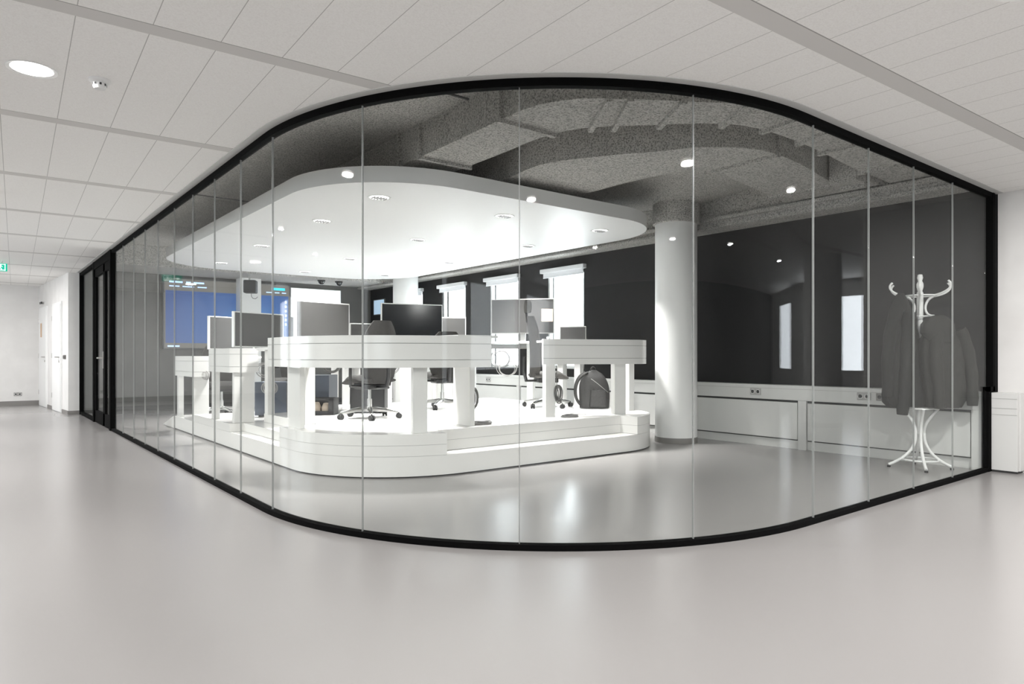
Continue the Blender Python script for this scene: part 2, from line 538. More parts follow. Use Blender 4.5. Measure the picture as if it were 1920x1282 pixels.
wall_with_windows('wall_west', 'x', -4.95, -8, 1.2, [(-7.1, -4.1), (-3.1, -0.1)], 0.85, 2.35, M['wall'], label='white wall left of the camera')
wall_with_windows('wall_south', 'y', -8.0, -6, 14, [], 0.85, 2.35, M['wallgrey'], label='grey wall behind the camera')
wall_with_windows('wall_east', 'x', 13.9, -8, 2.2, [(-6.4, -4.8), (-3.0, -1.4)], 0.80, 2.30, M['wall'], label='white window wall of the open office wing')
bm = new_bm(); box(bm, WX + .16, 14, GY - 0.06, GY + 0.1, 0, H)
struct(link('wall_north', bm, M['wall']), 'white wall of the open office wing')

def column(x, y, r, top, label, spray_from=None, slab=SL):
    root = sroot('column', label, (x, y, 0))
    bm = new_bm(); lathe(bm, [(r, 0.07), (r, spray_from or top)], seg=48)
    link('shaft', bm, M['paint'], root, smooth=True)
    bm = new_bm(); lathe(bm, [(r + 0.003, 0), (r + 0.003, 0.07)], seg=48)
    link('base_band', bm, M['skirt'], root, smooth=True)
    if spray_from:
        bm = new_bm()
        prof = [(r + 0.012, spray_from), (r + 0.03, spray_from + 0.01), (r + 0.03, 3.02)]
        for i in range(9):
            t = i / 8
            prof.append((r + 0.05 + 0.85 * t, 3.03 + (slab - 3.03) * (t ** 0.6)))
        lathe(bm, prof, seg=64)
        link('sprayed_capital', bm, M['spray'], root, smooth=True)
    return root
column(7.05, 5.53, 0.262, SL, 'white round column beside the right end of the platform', 2.76)
column(7.14, 12.60, 0.262, SL, 'white round column at the far corner of the platform', 2.76)
column(10.4, -0.8, 0.30, H, 'white round column in the open office wing')

# windows of the glazed room
for i, (y0, y1) in enumerate(INWIN):
    w = sroot('window_%d' % (i + 1), 'bright window in the charcoal wall', (WX, (y0 + y1) / 2, 0))
    hw = (y1 - y0) / 2
    bm = new_bm()
    for a, b, c, d in [(-hw, -hw + .05, zz0, zz1), (hw - .05, hw, zz0, zz1), (-hw, hw, zz0, zz0 + .05), (-hw, hw, zz1 - .05, zz1)]:
        box(bm, 0.03, 0.09, a, b, c, d)
    link('window_frame', bm, M['paint'], w)
    bm = new_bm(); box(bm, 0.055, 0.063, -hw + .05, hw - .05, zz0 + .05, zz1 - .05)
    link('window_pane', bm, M['glass'], w)
    bm = new_bm(); box(bm, 0.0, 0.03, hw - .045, hw - .02, 1.28, 1.33); box(bm, -0.04, 0.0, hw - .04, hw - .025, 1.30, 1.42)
    link('window_handle', bm, M['paint'], w)
    b = thing('roller_blind', ['white roller blind rolled up over the window nearest the column',
                               'white roller blind rolled up over the second window from the column',
                               'white roller blind rolled up over the window above the small back monitor',
                               'white roller blind rolled up over the farthest window'][i], 'blind', (WX, (y0 + y1) / 2, 2.47), group='roller blinds over the windows')
    bm = new_bm(); box(bm, -0.085, -0.002, -hw - .06, hw + .10, 0.03, 0.10)
    link('cassette', bm, M['blind'], b, bevel=0.008)
    bm = new_bm(); box(bm, -0.035, -0.031, -hw - .01, hw + .06, -0.04, 0.03); tube(bm, [(-0.033, -hw - .01, -.045), (-0.033, hw + .06, -.045)], 0.009)
    link('blind_cloth', bm, M['blind'], b)

# ---------------------------------------------------------------- glass wall
gw = sroot('wall_glass', 'curved frameless glass wall in black floor and ceiling tracks')
path_left_end = 11.45
gpath = [(GX, path_left_end)] + ARC + [(WX - 0.02, GY)]
bm = new_bm(); strip(bm, gpath, -0.026, 0.026, 0.0, 0.034)
link('floor_track', bm, M['black'], gw)
bm = new_bm(); strip(bm, [(GX, 15.04)] + ARC + [(WX - 0.12, GY)], -0.024, 0.024, H - 0.05, H)
link('ceiling_track', bm, M['black'], gw)
bm = new_bm()
box(bm, WX - 0.235, WX - 0.18, GY - 0.03, GY + 0.03, 0.0, 0.80)
box(bm, WX - 0.235, WX - 0.06, GY - 0.03, GY + 0.03, 0.755, 0.80)
box(bm, WX - 0.115, WX - 0.06, GY - 0.03, GY + 0.03, 0.755, H)
link('end_post', bm, M['black'], gw)

breaks = [('L', 11.43), ('L', 10.62), ('L', 9.83), ('L', 9.11), ('L', 8.39), ('L', 7.61), ('L', 6.87), ('L', 6.14), ('L', 5.42), ('A', 182.7),
          ('A', 204.15), ('A', 226.3), ('A', 249.1), ('R', 4.32), ('R', 5.11), ('R', 5.89), ('R', 6.70), ('R', WX - 0.235)]
def gpt(b):
    k, v = b
    if k == 'L': return (GX, v)
    if k == 'R': return (v, GY)
    a = radians(v)
    return (GC[0] + GR * cos(a), GC[1] + GR * sin(a))
for b0, b1 in zip(breaks, breaks[1:]):
    g = 0.0027
    pts = []
    if b0[0] == 'L' and b1[0] == 'L':
        pts = [(GX, b0[1] - g), (GX, b1[1] + g)]
    elif b0[0] == 'R' and b1[0] == 'R':
        pts = [(b0[1] + g, GY), (b1[1] - g, GY)]
    else:
        a0 = 180 if b0[0] == 'L' else b0[1]
        a1 = 270 if b1[0] == 'R' else b1[1]
        dg = math.degrees(g / GR)
        if b0[0] == 'L': pts.append((GX, b0[1] - g))
        aa = a0 + (dg if b0[0] == 'A' else 0); ab = a1 - (dg if b1[0] == 'A' else 0)
        pts += arcpts(*GC, GR, aa, ab, max(2, int(abs(ab - aa) / 0.9)))
        if b1[0] == 'R': pts.append((b1[1] - g, GY))
    bm = new_bm(); strip(bm, pts, -0.006, 0.006, 0.03, H - 0.04)
    o = link('glass_pane', bm, M['glass'], gw, smooth=True)
for b in breaks[1:-1]:
    x, y = gpt(b)
    ang = {'L': 0, 'R': pi / 2}.get(b[0], radians(b[1]) if b[0] == 'A' else 0)
    bm = new_bm()
    mx = Matrix.Translation((x, y, 0)) @ Matrix.Rotation(ang, 4, 'Z')
    box(bm, -0.0063, 0.0063, -0.0026, 0.0026, 0.03, H - 0.04, mx)
    link('pane_joint', bm, M['silicone'], gw)

# black glazed door in the left run
d = sroot('door_1', 'black framed double glass door at the end of the glass wall')
bm = new_bm()
for y, w in ((15.02, .05), (13.22, .12), (11.50, .12)):
    box(bm, GX - .04, GX + .04, y - w / 2, y + w / 2, 0, H)
box(bm, GX - .03, GX + .03, 13.2, 15.0, 0, 0.05); box(bm, GX - .03, GX + .03, 13.2, 15.0, H - .06, H)
box(bm, GX - .035, GX + .035, 11.5, 13.2, H - .13, H)
link('door_frame', bm, M['black'], d)
bm = new_bm(); box(bm, GX - .006, GX + .006, 13.28, 15.0, 0.05, H - .06)
link('glass_panel', bm, M['glass'], d)
for (y0, y1) in ((11.57, 12.14), (12.16, 13.15)):
    bm = new_bm()
    box(bm, GX - .025, GX + .025, y0, y0 + .07, 0.01, H - .135); box(bm, GX - .025, GX + .025, y1 - .07, y1, 0.01, H - .135)
    box(bm, GX - .025, GX + .025, y0, y1, 0.01, .20); box(bm, GX - .025, GX + .025, y0, y1, H - .26, H - .135)
    lf = link('door_leaf', bm, M['black'], d)
    bm = new_bm(); box(bm, GX - .006, GX + .006, y0 + .07, y1 - .07, .20, H - .26)
    link('glass_panel', bm, M['glass'], lf)
    if y1 > 12.5:
        bm = new_bm()
        tube(bm, [(GX - .03, 12.20, 1.06), (GX - .09, 12.20, 1.06), (GX - .09, 12.34, 1.06)], 0.012)
        box(bm, GX - .035, GX - .025, 12.175, 12.225, 0.90, 1.16)
        link('handle', bm, M['steel'], lf)

# ---------------------------------------------------------------- doors, sockets and switches on the far left
def plain_door(n, y0, y1, ztop, label):
    r = sroot('door_%d' % n, label, (WLX, WLY, 0)); r.rotation_euler = (0, 0, WLR)
    y0 -= WLY; y1 -= WLY
    bm = new_bm(); box(bm, -0.022, 0.0, y0 - .05, y1 + .05, 0, ztop + .05)
    link('door_frame', bm, M['paint'], r)
    bm = new_bm(); box(bm, -0.034, -0.022, y0, y1, 0.01, ztop)
    lf = link('door_leaf', bm, M['paint'], r, bevel=0.003)
    bm = new_bm()
    tube(bm, [(-.034, y0 + .08, 1.07), (-.085, y0 + .08, 1.07), (-.085, y0 + .22, 1.07)], 0.011)
    tube(bm, [(-.034, y0 + .08, 0.985), (-.045, y0 + .08, 0.985)], 0.022, seg=12)
    link('handle', bm, M['steel'], lf)
    for z in (0.3, 1.1, 1.85):
        bm = new_bm(); tube(bm, [(-.03, y1 + .012, z - .05), (-.03, y1 + .012, z + .05)], 0.012)
        link('hinge', bm, M['steel'], r)
plain_door(2, 15.75, 16.65, 2.10, 'white flush door nearest the corner')
plain_door(3, 17.45, 18.35, 2.10, 'white flush door beside the end wall')
bm = new_bm(); box(bm, -.02, 0, -.12, .12, 0, .045)
def on_left_wall(y, off, z): return (WLX - sin(WLR) * (y - WLY) - off * cos(WLR), WLY + cos(WLR) * (y - WLY) - off * sin(WLR), z)
tag(link('door_closer', bm, M['plastic'], loc=on_left_wall(18.0, .035, 2.22), rotz=WLR), 'small dark door closer above the farthest white door', 'door closer')
bm = new_bm(); box(bm, -.012, 0, -.05, .05, 0, .30)
tag(link('notice', bm, M['beige'], loc=on_left_wall(18.0, .036, 1.50), rotz=WLR), 'narrow orange notice on the farthest white door', 'notice')
for k, y in enumerate((15.36, 15.52)):
    s = thing('light_switch', ['dark light switch nearest the corner of the white block', 'dark light switch beside the near white door frame'][k], 'switch', on_left_wall(y, 0, 1.03), WLR, group='light switches by the doors')
    bm = new_bm(); box(bm, -.012, 0, -.042, .042, 0, .082); link('plate', bm, M['skirt'], s, bevel=.003)
    bm = new_bm(); box(bm, -.017, -.012, -.028, .028, .013, .069); link('rocker', bm, M['plastic'], s)

def socket(name, loc, rotz, label, n=2, m='socket', group=None):
    """double wall socket; plate faces local -Y"""
    r = thing(name, label, 'socket', loc, rotz, group)
    w = 0.072 * n
    bm = new_bm(); box(bm, -w / 2, w / 2, -.010, 0, -.04, .04); link('plate', bm, M[m], r, bevel=.003)
    for k in range(n):
        cx = -w / 2 + .036 + .072 * k
        bm = new_bm(); mx = Matrix.Translation((cx, -.010, 0)) @ Matrix.Rotation(pi / 2, 4, 'X')
        lathe(bm, [(.027, 0), (.027, .003), (.022, .003), (.020, -.004)], seg=24, mx=mx)
        link('socket_ring', bm, M['paint'] if m == 'socket' else M['socket'], r)
        bm = new_bm(); box(bm, cx - .016, cx + .016, -.0115, -.0095, -.010, .010)
        link('socket_face', bm, M['socketin'], r)
    return r
socket('wall_socket', (0.81, 18.6, 0.25), 0, 'white double socket low on the far end wall', 2)
# ---------------------------------------------------------------- exit sign and ceiling devices outside
es = thing('exit_sign', 'green emergency exit sign hanging from the tiled ceiling at the far left', 'sign', (0.30, 14.0, 0), 0)
bm = new_bm(); box(bm, -.17, .17, -.012, .012, 2.485, 2.612); link('sign_box', bm, M['green'], es)
for hx in (-.1, .1):
    bm = new_bm(); tube(bm, [(hx, 0, 2.61), (hx, 0, H)], .004); link('hanger', bm, M['steel'], es)
for face in (-1, 1):
    bm = new_bm()
    yy = -.0135 if face < 0 else .0125
    def bxx(x0, x1, z0, z1): box(bm, min(x0, x1), max(x0, x1), yy, yy + .001, z0, z1)
    # door panel with running figure
    bxx(.02, .145, 2.497, 2.507); bxx(.02, .145, 2.592, 2.60); bxx(.02, .030, 2.497, 2.60); bxx(.135, .145, 2.497, 2.60)
    bxx(.075, .092, 2.572, 2.588)
    for (x0, z0, x1, z1, w) in [(.083, 2.57, .072, 2.54, .014), (.072, 2.54, .095, 2.522, .010), (.095, 2.522, .090, 2.505, .009), (.072, 2.54, .058, 2.520, .010), (.058, 2.52, .040, 2.518, .008), (.083, 2.566, .108, 2.556, .008), (.080, 2.566, .058, 2.556, .008)]:
        L_ = hypot(x1 - x0, z1 - z0); a = atan2(z1 - z0, x1 - x0)
        mx = Matrix.Translation((x0, yy, z0)) @ Matrix.Rotation(-a, 4, 'Y')
        box(bm, 0, L_, 0, .001, -w / 2, w / 2, mx)
    # arrow pointing away from the figure
    bxx(-.06, -.03, 2.54, 2.556)
    bxx(-.10, -.06, 2.54, 2.556)
    v = [bm.verts.new(p) for p in [(-.125, yy, 2.548), (-.085, yy, 2.582), (-.085, yy, 2.514), (-.125, yy + .001, 2.548), (-.085, yy + .001, 2.582), (-.085, yy + .001, 2.514)]]
    bm.faces.new(v[0:3]); bm.faces.new(v[3:6][::-1])
    for i in range(3): bm.faces.new([v[i], v[(i + 1) % 3], v[3 + (i + 1) % 3], v[3 + i]])
    link('pictogram', bm, M['signwhite'], es)

def downlight(x, y, z, r, label, power, group, color=(1.0, 0.98, 0.965), lampmat='lamp', slats=True, spread=None):
    t = thing('ceiling_downlight', label, 'ceiling light', (x, y, z), 0, group)
    bm = new_bm(); lathe(bm, [(r, -.001), (r + .018, -.006), (r + .020, -.001), (r + .018, .001), (r, .001)], seg=36)
    link('trim_ring', bm, M['paint'], t, smooth=True)
    bm = new_bm(); lathe(bm, [(r - .002, -.002), (r - .002, -.0005)], seg=36)
    link('diffuser', bm, M[lampmat], t)
    if slats:
        bm = new_bm()
        for k in range(-2, 3):
            hw = sqrt(max(r * r - (k * r / 3.0) ** 2, 0)) * .5
            box(bm, k * r / 3.0 - .006, k * r / 3.0 + .006, -hw, hw, -.014, -.003)
            
        link('louvre', bm, M['slat'], t)
    l = bpy.data.lights.new('downlight_lamp', 'AREA'); l.shape = 'DISK'; l.size = r * 1.8; l.energy = power; l.color = color
    if spread: l.spread = spread
    o = bpy.data.objects.new('downlight_lamp', l); o.location = (x, y, z - .02); COL.objects.link(o)
    return t
EXT = 48
outer = [(0.26, 4.53, 'large round downlight in the tiled ceiling, upper left'), (0.45, 0.88, 'round downlight in the tiled ceiling just above the camera'),
         (3.49, 0.91, 'round downlight in the tiled ceiling in front of the curved glass'), (5.85, 1.0, 'round downlight in the tiled ceiling near the right wall'),
         (-0.35, 7.9, 'round downlight in the tiled ceiling in the left corridor'), (-0.45, 11.4, 'round downlight in the tiled ceiling halfway down the left corridor'),
         (-0.45, 15.8, 'round downlight in the tiled ceiling before the far end wall'), 
          (-3.2, 8.0, 'round downlight in the tiled ceiling by the corridor windows'),
         (0.45, -2.7, 'round downlight in the tiled ceiling right behind the camera'), (3.5, -2.7, 'round downlight in the tiled ceiling behind and right of the camera'),
         (6.0, -2.7, 'round downlight in the tiled ceiling at the start of the office wing'), 
         (9.4, -2.6, 'round downlight in the tiled ceiling of the office wing')]
for x, y, lb in outer:
    downlight(x, y, H, 0.10, lb, EXT, 'round downlights in the tiled ceiling', slats=False)

def smoke(x, y, z, label):
    t = thing('smoke_detector', label, 'smoke detector', (x, y, z))
    bm = new_bm(); lathe(bm, [(.055, 0), (.055, -.012), (.045, -.018)], seg=28); link('base', bm, M['paint'], t, smooth=True)
    bm = new_bm(); lathe(bm, [(.034, -.018), (.034, -.040), (.028, -.052), (0, -.054)], seg=28); link('sensor_head', bm, M['paint'], t, smooth=True)
    bm = new_bm()
    for k in range(8):
        a = k * pi / 4
        mx = Matrix.Rotation(a, 4, 'Z'); box(bm, .033, .0355, -.005, .005, -.036, -.024, mx)
    link('sensor_slots', bm, M['gap'], t)
smoke(0.57, 4.47, H, 'small white smoke detector beside the large round downlight')
smoke(0.16, 8.17, H, 'tiny smoke detector in the tiled ceiling at the left picture edge')
smoke(0.20, 13.3, H, 'tiny smoke detector in the tiled ceiling above the exit sign')

# ---------------------------------------------------------------- window side cover units
UX = 7.56
root = thing('window_cover_unit', 'long white radiator cover bench below the charcoal wall', 'radiator cover')
bm = new_bm(); box(bm, UX, WX, GY + .04, BY - .02, 0.57, 0.745)
link('top_casing', bm, M['unit'], root, bevel=.004)
bm = new_bm(); box(bm, UX + .03, WX, GY + .04, BY - .02, 0.10, 0.57)
link('backing', bm, M['gap'], root)
bm = new_bm(); box(bm, UX + .035, WX, GY + .04, BY - .02, 0.0, 0.10)
link('plinth', bm, M['unit'], root)
posts = [2.36, 4.12, 5.88, 7.62, 9.36, 11.1, 12.84, 14.6]
for y in posts:
    bm = new_bm(); box(bm, UX - .005, WX, y - .05, y + .05, 0.0, 0.57); link('post', bm, M['unit'], root)
for a, b in zip(posts, posts[1:]):
    bm = new_bm(); box(bm, UX, UX + .03, a + .062, b - .062, 0.115, 0.545); link('front_panel', bm, M['unit'], root, bevel=.003)
bm = new_bm(); box(bm, UX - .002, UX, GY + .04, BY - .02, 0.700, 0.703); link('seam', bm, M['seam'], root)
# its end outside the glass
root = thing('window_cover_unit', 'short end of the white bench outside the glass by the right wall', 'radiator cover')
bm = new_bm(); box(bm, UX - .005, UX + .045, GY - .24, GY - .035, 0.02, 0.745); link('side_panel', bm, M['unit'], root, bevel=.003)
bm = new_bm(); box(bm, UX + .05, WX - .02, GY - .25, GY - .035, 0.02, 0.745); link('end_panel', bm, M['unit'], root, bevel=.003)
bm = new_bm(); box(bm, UX + .01, WX - .02, GY - .235, GY - .035, 0, 0.02); link('plinth', bm, M['gap'], root)
bm = new_bm()
for z in (0.69, 0.60, 0.54): box(bm, UX - .007, UX - .005, GY - .24, GY - .035, z, z + .003)
link('seam', bm, M['seam'], root)
for y, lb, m in [(4.72, 'grey double socket in the bench casing right of the round column', 'socket'),
                 (3.42, 'grey double socket in the bench casing beside the coat stand', 'socket'),
                 (3.22, 'dark data outlet in the bench casing next to the black coat', 'skirt'),
                 (10.25, 'white double socket in the bench casing behind the back desk', 'socket')]:
    socket('wall_socket', (UX, y, 0.655), -pi / 2, lb, 2, m, 'sockets in the bench casing')

# ---------------------------------------------------------------- ducts
def smooth_path(pts, n=5):
    out = []
    P = [Vector(p) for p in pts]
    for i in range(len(P) - 1):
        p0, p1, p2, p3 = P[max(i - 1, 0)], P[i], P[i + 1], P[min(i + 2, len(P) - 1)]
        for k in range(n):
            t = k / n
            q = 0.5 * ((2 * p1) + (p2 - p0) * t + (2 * p0 - 5 * p1 + 4 * p2 - p3) * t * t + (3 * p1 - p0 - 3 * p2 + p3) * t ** 3)
            out.append((q.x, q.y))
    out.append(tuple(P[-1]))
    return out
def duct(outer_edge, inner_edge, zb, zt, label, flanges):
    root = thing('air_duct', label, 'air duct')
    bm = new_bm(); prism(bm, smooth_path(outer_edge) + smooth_path(inner_edge)[::-1], zb, zt)
    link('duct_body', bm, M['spray'], root)
    for (ix, iy), (ox, oy) in flanges:
        d_ = Vector((ox - ix, oy - iy, 0)); L_ = d_.length
        mx = Matrix.Translation((ix, iy, 0)) @ Matrix.Rotation(atan2(d_.y, d_.x), 4, 'Z')
        bm = new_bm()
        box(bm, -.03, L_ + .03, -.02, .02, zb - .028, zb, mx)
        box(bm, -.03, .0, -.02, .02, zb, zt, mx); box(bm, L_, L_ + .03, -.02, .02, zb, zt, mx)
        link('flange', bm, M['spray'], root)
    return root
o1 = [(3.13, 12), (3.13, 8), (3.13, 5), (3.11, 4.1), (3.13, 3.69), (3.27, 3.41), (3.52, 3.21), (3.88, 2.98), (4.30, 2.74), (4.80, 2.62), (5.6, 2.58), (6.6, 2.58), (7.40, 2.58)]
i1 = [(3.64, 12), (3.64, 8), (3.64, 5), (3.62, 4.3), (3.66, 3.98), (3.80, 3.72), (4.11, 3.42), (4.42, 3.13), (4.78, 2.98), (5.5, 2.96), (6.6, 3.05), (7.40, 3.08)]
duct(o1, i1, 2.86, SL, 'sprayed duct nearest the glass, curving round the corner',
     [((3.64, 5.63), (3.13, 5.63)), ((3.64, 5.25), (3.13, 5.25)), ((3.62, 4.06), (3.11, 4.06)), ((3.77, 3.77), (3.44, 3.27)), ((3.90, 3.65), (3.56, 3.18)),
      ((4.14, 3.40), (3.88, 2.98)), ((4.50, 3.09), (4.28, 2.75)), ((4.87, 2.97), (4.81, 2.62)), ((5.38, 2.96), (5.25, 2.59)), ((5.79, 2.98), (5.79, 2.58)), ((6.70, 3.06), (6.71, 2.58))])
o2 = [(4.20, 12), (4.20, 8), (4.20, 5.6), (4.13, 4.80), (4.36, 4.28), (4.66, 3.84), (4.92, 3.48), (5.36, 3.27), (5.95, 3.28), (6.56, 3.38), (7.40, 3.51)]
i2 = [(5.26, 12), (5.26, 8), (5.26, 5.6), (5.25, 4.90), (5.27, 4.48), (5.34, 4.15), (5.46, 3.99), (5.75, 3.96), (6.27, 4.03), (6.9, 4.14), (7.40, 4.23)]
duct(o2, i2, 2.86, SL, 'wide sprayed duct above the right half of the canopy', [((5.55, 3.97), (5.55, 3.26)), ((6.95, 4.15), (6.95, 3.43))])
bm = new_bm(); box(bm, 6.72, 6.88, 3.115, 3.38, 2.80, SL); box(bm, 6.90, 6.95, 3.125, 3.36, 2.76, SL); box(bm, 7.0, 7.2, 3.115, 3.40, 2.82, SL)
tag(link('duct_connector', bm, M['spray']), 'sprayed grey connector box between the ducts near the right wall', 'air duct')

# wires down to the canopy
for x, y, wl in [(2.75, 6.6, 'thin steel wire above the near-left corner of the canopy'), (2.75, 9.5, 'thin steel wire above the far part of the canopy left edge'), (3.9, 5.75, 'thin steel wire above the near edge of the canopy'), (6.4, 6.2, 'thin steel wire above the right tip of the canopy'), (2.72, 7.9, 'thin steel wire above the middle of the canopy left edge')]:
    bm = new_bm(); tube(bm, [(x, y, 2.80), (x, y, SL)], 0.003, seg=6)
    tag(link('suspension_wire', bm, M['steel']), wl, 'wire', 'wires holding the canopy')

# ---------------------------------------------------------------- canopy
def round_rect(x0, x1, y0, y1, rs, n=14):
    """corner radii: near-left, near-right, far-right, far-left (counterclockwise)"""
    a, b, c, d_ = rs
    return (arcpts(x0 + a, y0 + a, a, 180, 270, n) + arcpts(x1 - b, y0 + b, b, 270, 360, n)
            + arcpts(x1 - c, y1 - c, c, 0, 90, n) + arcpts(x0 + d_, y1 - d_, d_, 90, 180, n))
cn = thing('ceiling_canopy', 'large white rounded ceiling canopy floating over the platform', 'ceiling canopy')
bm = new_bm(); prism(bm, round_rect(2.41, 6.86, 5.30, 12.90, (1.18, 1.02, 1.25, 1.2), 20), 2.65, 2.797)
link('canopy_slab', bm, M['canopy'], cn, smooth=True)
dl = [(3.15, 6.08, 'near-left corner'), (3.18, 7.55, 'left edge, second from the glass'), (3.22, 9.78, 'left edge, third from the glass'), (3.29, 12.0, 'far-left corner'),
      (4.66, 6.02, 'near edge, middle'), (4.70, 7.97, 'middle row, second from the glass'), (4.76, 10.2, 'middle row, third from the glass'), (4.85, 12.3, 'far edge, middle'),
      (6.13, 5.98, 'near-right corner'), (6.18, 7.45, 'window side, second from the glass'), (6.25, 9.58, 'window side, third from the glass'), (6.25, 11.83, 'far-right corner')]
for x, y, lb in dl:
    downlight(x, y, 2.65, 0.095, 'round louvred downlight in the canopy, ' + lb, 29, 'downlights in the canopy', spread=radians(84), lampmat='lampdim')

# ---------------------------------------------------------------- platform
PX0, PX1, PY0 = 2.40, 6.85, 5.24
nl = arcpts(PX0 + 1.18, PY0 + 1.18, 1.18, 180, 270, 20)
nr = arcpts(PX1 - 1.02, PY0 + 1.02, 1.02, 270, 360, 18)
def clip_after(pts, f): return [p for p in pts if f(p)]
pf = thing('platform', 'low white stepped platform with rounded corners under the canopy', 'platform')
bm = new_bm(); prism(bm, nl + nr + [(PX1, 11.26), (PX0, 11.26)], 0.012, 0.19)
link('base_tier', bm, M['plat'], pf, smooth=True)
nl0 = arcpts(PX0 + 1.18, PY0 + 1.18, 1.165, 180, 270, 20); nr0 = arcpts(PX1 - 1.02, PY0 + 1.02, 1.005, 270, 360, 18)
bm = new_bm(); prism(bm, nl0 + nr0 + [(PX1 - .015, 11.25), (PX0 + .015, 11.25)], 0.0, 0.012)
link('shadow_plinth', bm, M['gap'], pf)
# upper tiers: stair recess on the left side (y 6.75 to 8.45) and long recess along the near edge (x 3.42 to 5.98)
nlc = [p for p in nl if p[0] < 3.36]
nrc = [p for p in nr if p[0] > 6.02]
yrec = 5.50
t1 = [(PX0, 6.75)] + nlc + [(3.40, 5.245), (3.44, yrec), (5.98, yrec), (6.02, 5.27)] + nrc + [(PX1, 10.6), (3.7, 10.6), (3.7, 10.05), (PX0, 10.05), (PX0, 8.42), (2.56, 8.42), (2.56, 6.75)]
bm = new_bm(); prism(bm, t1, 0.192, 0.288)
link('middle_tier', bm, M['plat'], pf, smooth=True)
t2 = [(PX0, 6.75)] + nlc + [(3.40, 5.245), (3.44, yrec), (5.98, yrec), (6.02, 5.27)] + nrc + [(PX1, 9.25), (4.3, 9.25), (4.3, 8.40), (2.80, 8.40), (2.80, 6.75)]
bm = new_bm(); prism(bm, t2, 0.290, 0.39)
link('upper_tier', bm, M['plat'], pf, smooth=True)
# thin dark seams between the tiers
for z, pl in ((0.19, t1), (0.2885, t2)):
    bm = new_bm(); q = [(x + (0.006 if x < 3.4 else -0.006 if x > 6.2 else 0), y + 0.005) for x, y in pl]
    prism(bm, q, z - 0.0005, z + 0.0025)
    link('shadow_joint', bm, M['gap'], pf)
bm = new_bm()
v = [bm.verts.new(p) for p in [(PX0, 11.262, 0.003), (PX1, 11.262, 0.003), (PX1, 12.0, 0.003), (PX0, 12.0, 0.003), (PX0, 11.262, .19), (PX1, 11.262, .19)]]
for f in [(0, 1, 2, 3), (4, 5, 1, 0), (4, 3, 2, 5), (0, 3, 4), (1, 5, 2)]: bm.faces.new([v[i] for i in f])
link('ramp', bm, M['plat'], pf)

# ---------------------------------------------------------------- counters (fascias on legs)
def counter(label, path, zf, h_top, legs, top=None, name='counter_desk', extra=None, inner=1):
    """path runs so that its left-hand normal (+d) points to the inside of the ring"""
    r = thing(name, label, 'desk')
    zb, zt = h_top - .29, h_top
    bands = [(zb, zb + .068), (zb + .073, zt - .073), (zt - .068, zt)]
    bm = new_bm()
    for a, b in bands: strip(bm, path, 0, .045 * inner, a, b)
    link('fascia', bm, M['lam'], r, smooth=True)
    bm = new_bm(); strip(bm, path, .008 * inner, .040 * inner, zb + .004, zt - .004)
    link('fascia_joint', bm, M['seam'], r)
    for (x, y, wx, wy, rot) in legs:
        bm = new_bm(); mx = Matrix.Translation((x, y, 0)) @ Matrix.Rotation(rot, 4, 'Z')
        box(bm, -wx / 2, wx / 2, -wy / 2, wy / 2, zf, zb + .05, mx)
        link('leg', bm, M['lam'], r, bevel=.003)
    if top:
        bm = new_bm(); prism(bm, top, zt - .03, zt - .005)
        link('worktop', bm, M['lam'], r)
    return r
PL = [(2.37, 7.0), (2.37, 6.75)] + [(x - .03 if x < 3 else x, y - .03) for x, y in nl] + [(3.87, 5.20)]
cA = counter('large curved white counter at the front of the platform', PL, 0.39, 1.275,
             [(2.50, 6.56, .05, .30, 0), (2.72, 6.80, .13, .05, radians(20)), (3.20, 5.40, .14, .05, radians(-10)), (3.93, 5.75, .06, .30, 0)], None)
inner_edge = offset_path(PL, .045); inner2 = offset_path(PL, .42)
bm = new_bm(); prism(bm, inner_edge + inner2[::-1], 1.236, 1.262); link('worktop', bm, M['lam'], cA)
bm = new_bm(); box(bm, 3.52, 3.98, 5.24, 5.92, 1.262, 1.287); link('end_shelf', bm, M['steel'], cA)
PR = [(5.08, 5.84), (6.03, 5.54)] + [(6.30, 5.47), (6.50, 5.55), (6.66, 5.70), (6.76, 5.90)]
cB = counter('short white counter on legs at the right end of the platform', PR, 0.39, 1.285,
             [(5.215, 5.90, .12, .10, radians(-18)), (6.14, 5.68, .15, .10, radians(-18)), (6.64, 5.98, .10, .14, 0)], None)
bm = new_bm(); prism(bm, offset_path(PR, .045) + offset_path(PR, .20)[::-1], 1.245, 1.27); link('worktop', bm, M['lam'], cB)
P2 = [(2.40, 9.32), (2.40, 8.42), (2.74, 8.42)]
cC = counter('white counter on the left edge of the platform behind the side step', P2, 0.29, 1.183,
             [(2.58, 8.48, .24, .07, 0), (2.46, 9.22, .07, .12, 0)], [(2.44, 8.46), (3.40, 8.46), (3.40, 9.08), (2.44, 9.08)])
P3 = [(2.40, 11.2), (2.40, 10.12), (2.62, 10.12)]
cD = counter('white counter at the far left end of the platform beside the ramp', P3, 0.19, 1.09,
             [(2.52, 10.2, .20, .09, 0), (2.46, 11.1, .07, .10, 0)], [(2.44, 10.16), (3.35, 10.16), (3.35, 10.62), (2.44, 10.62)])

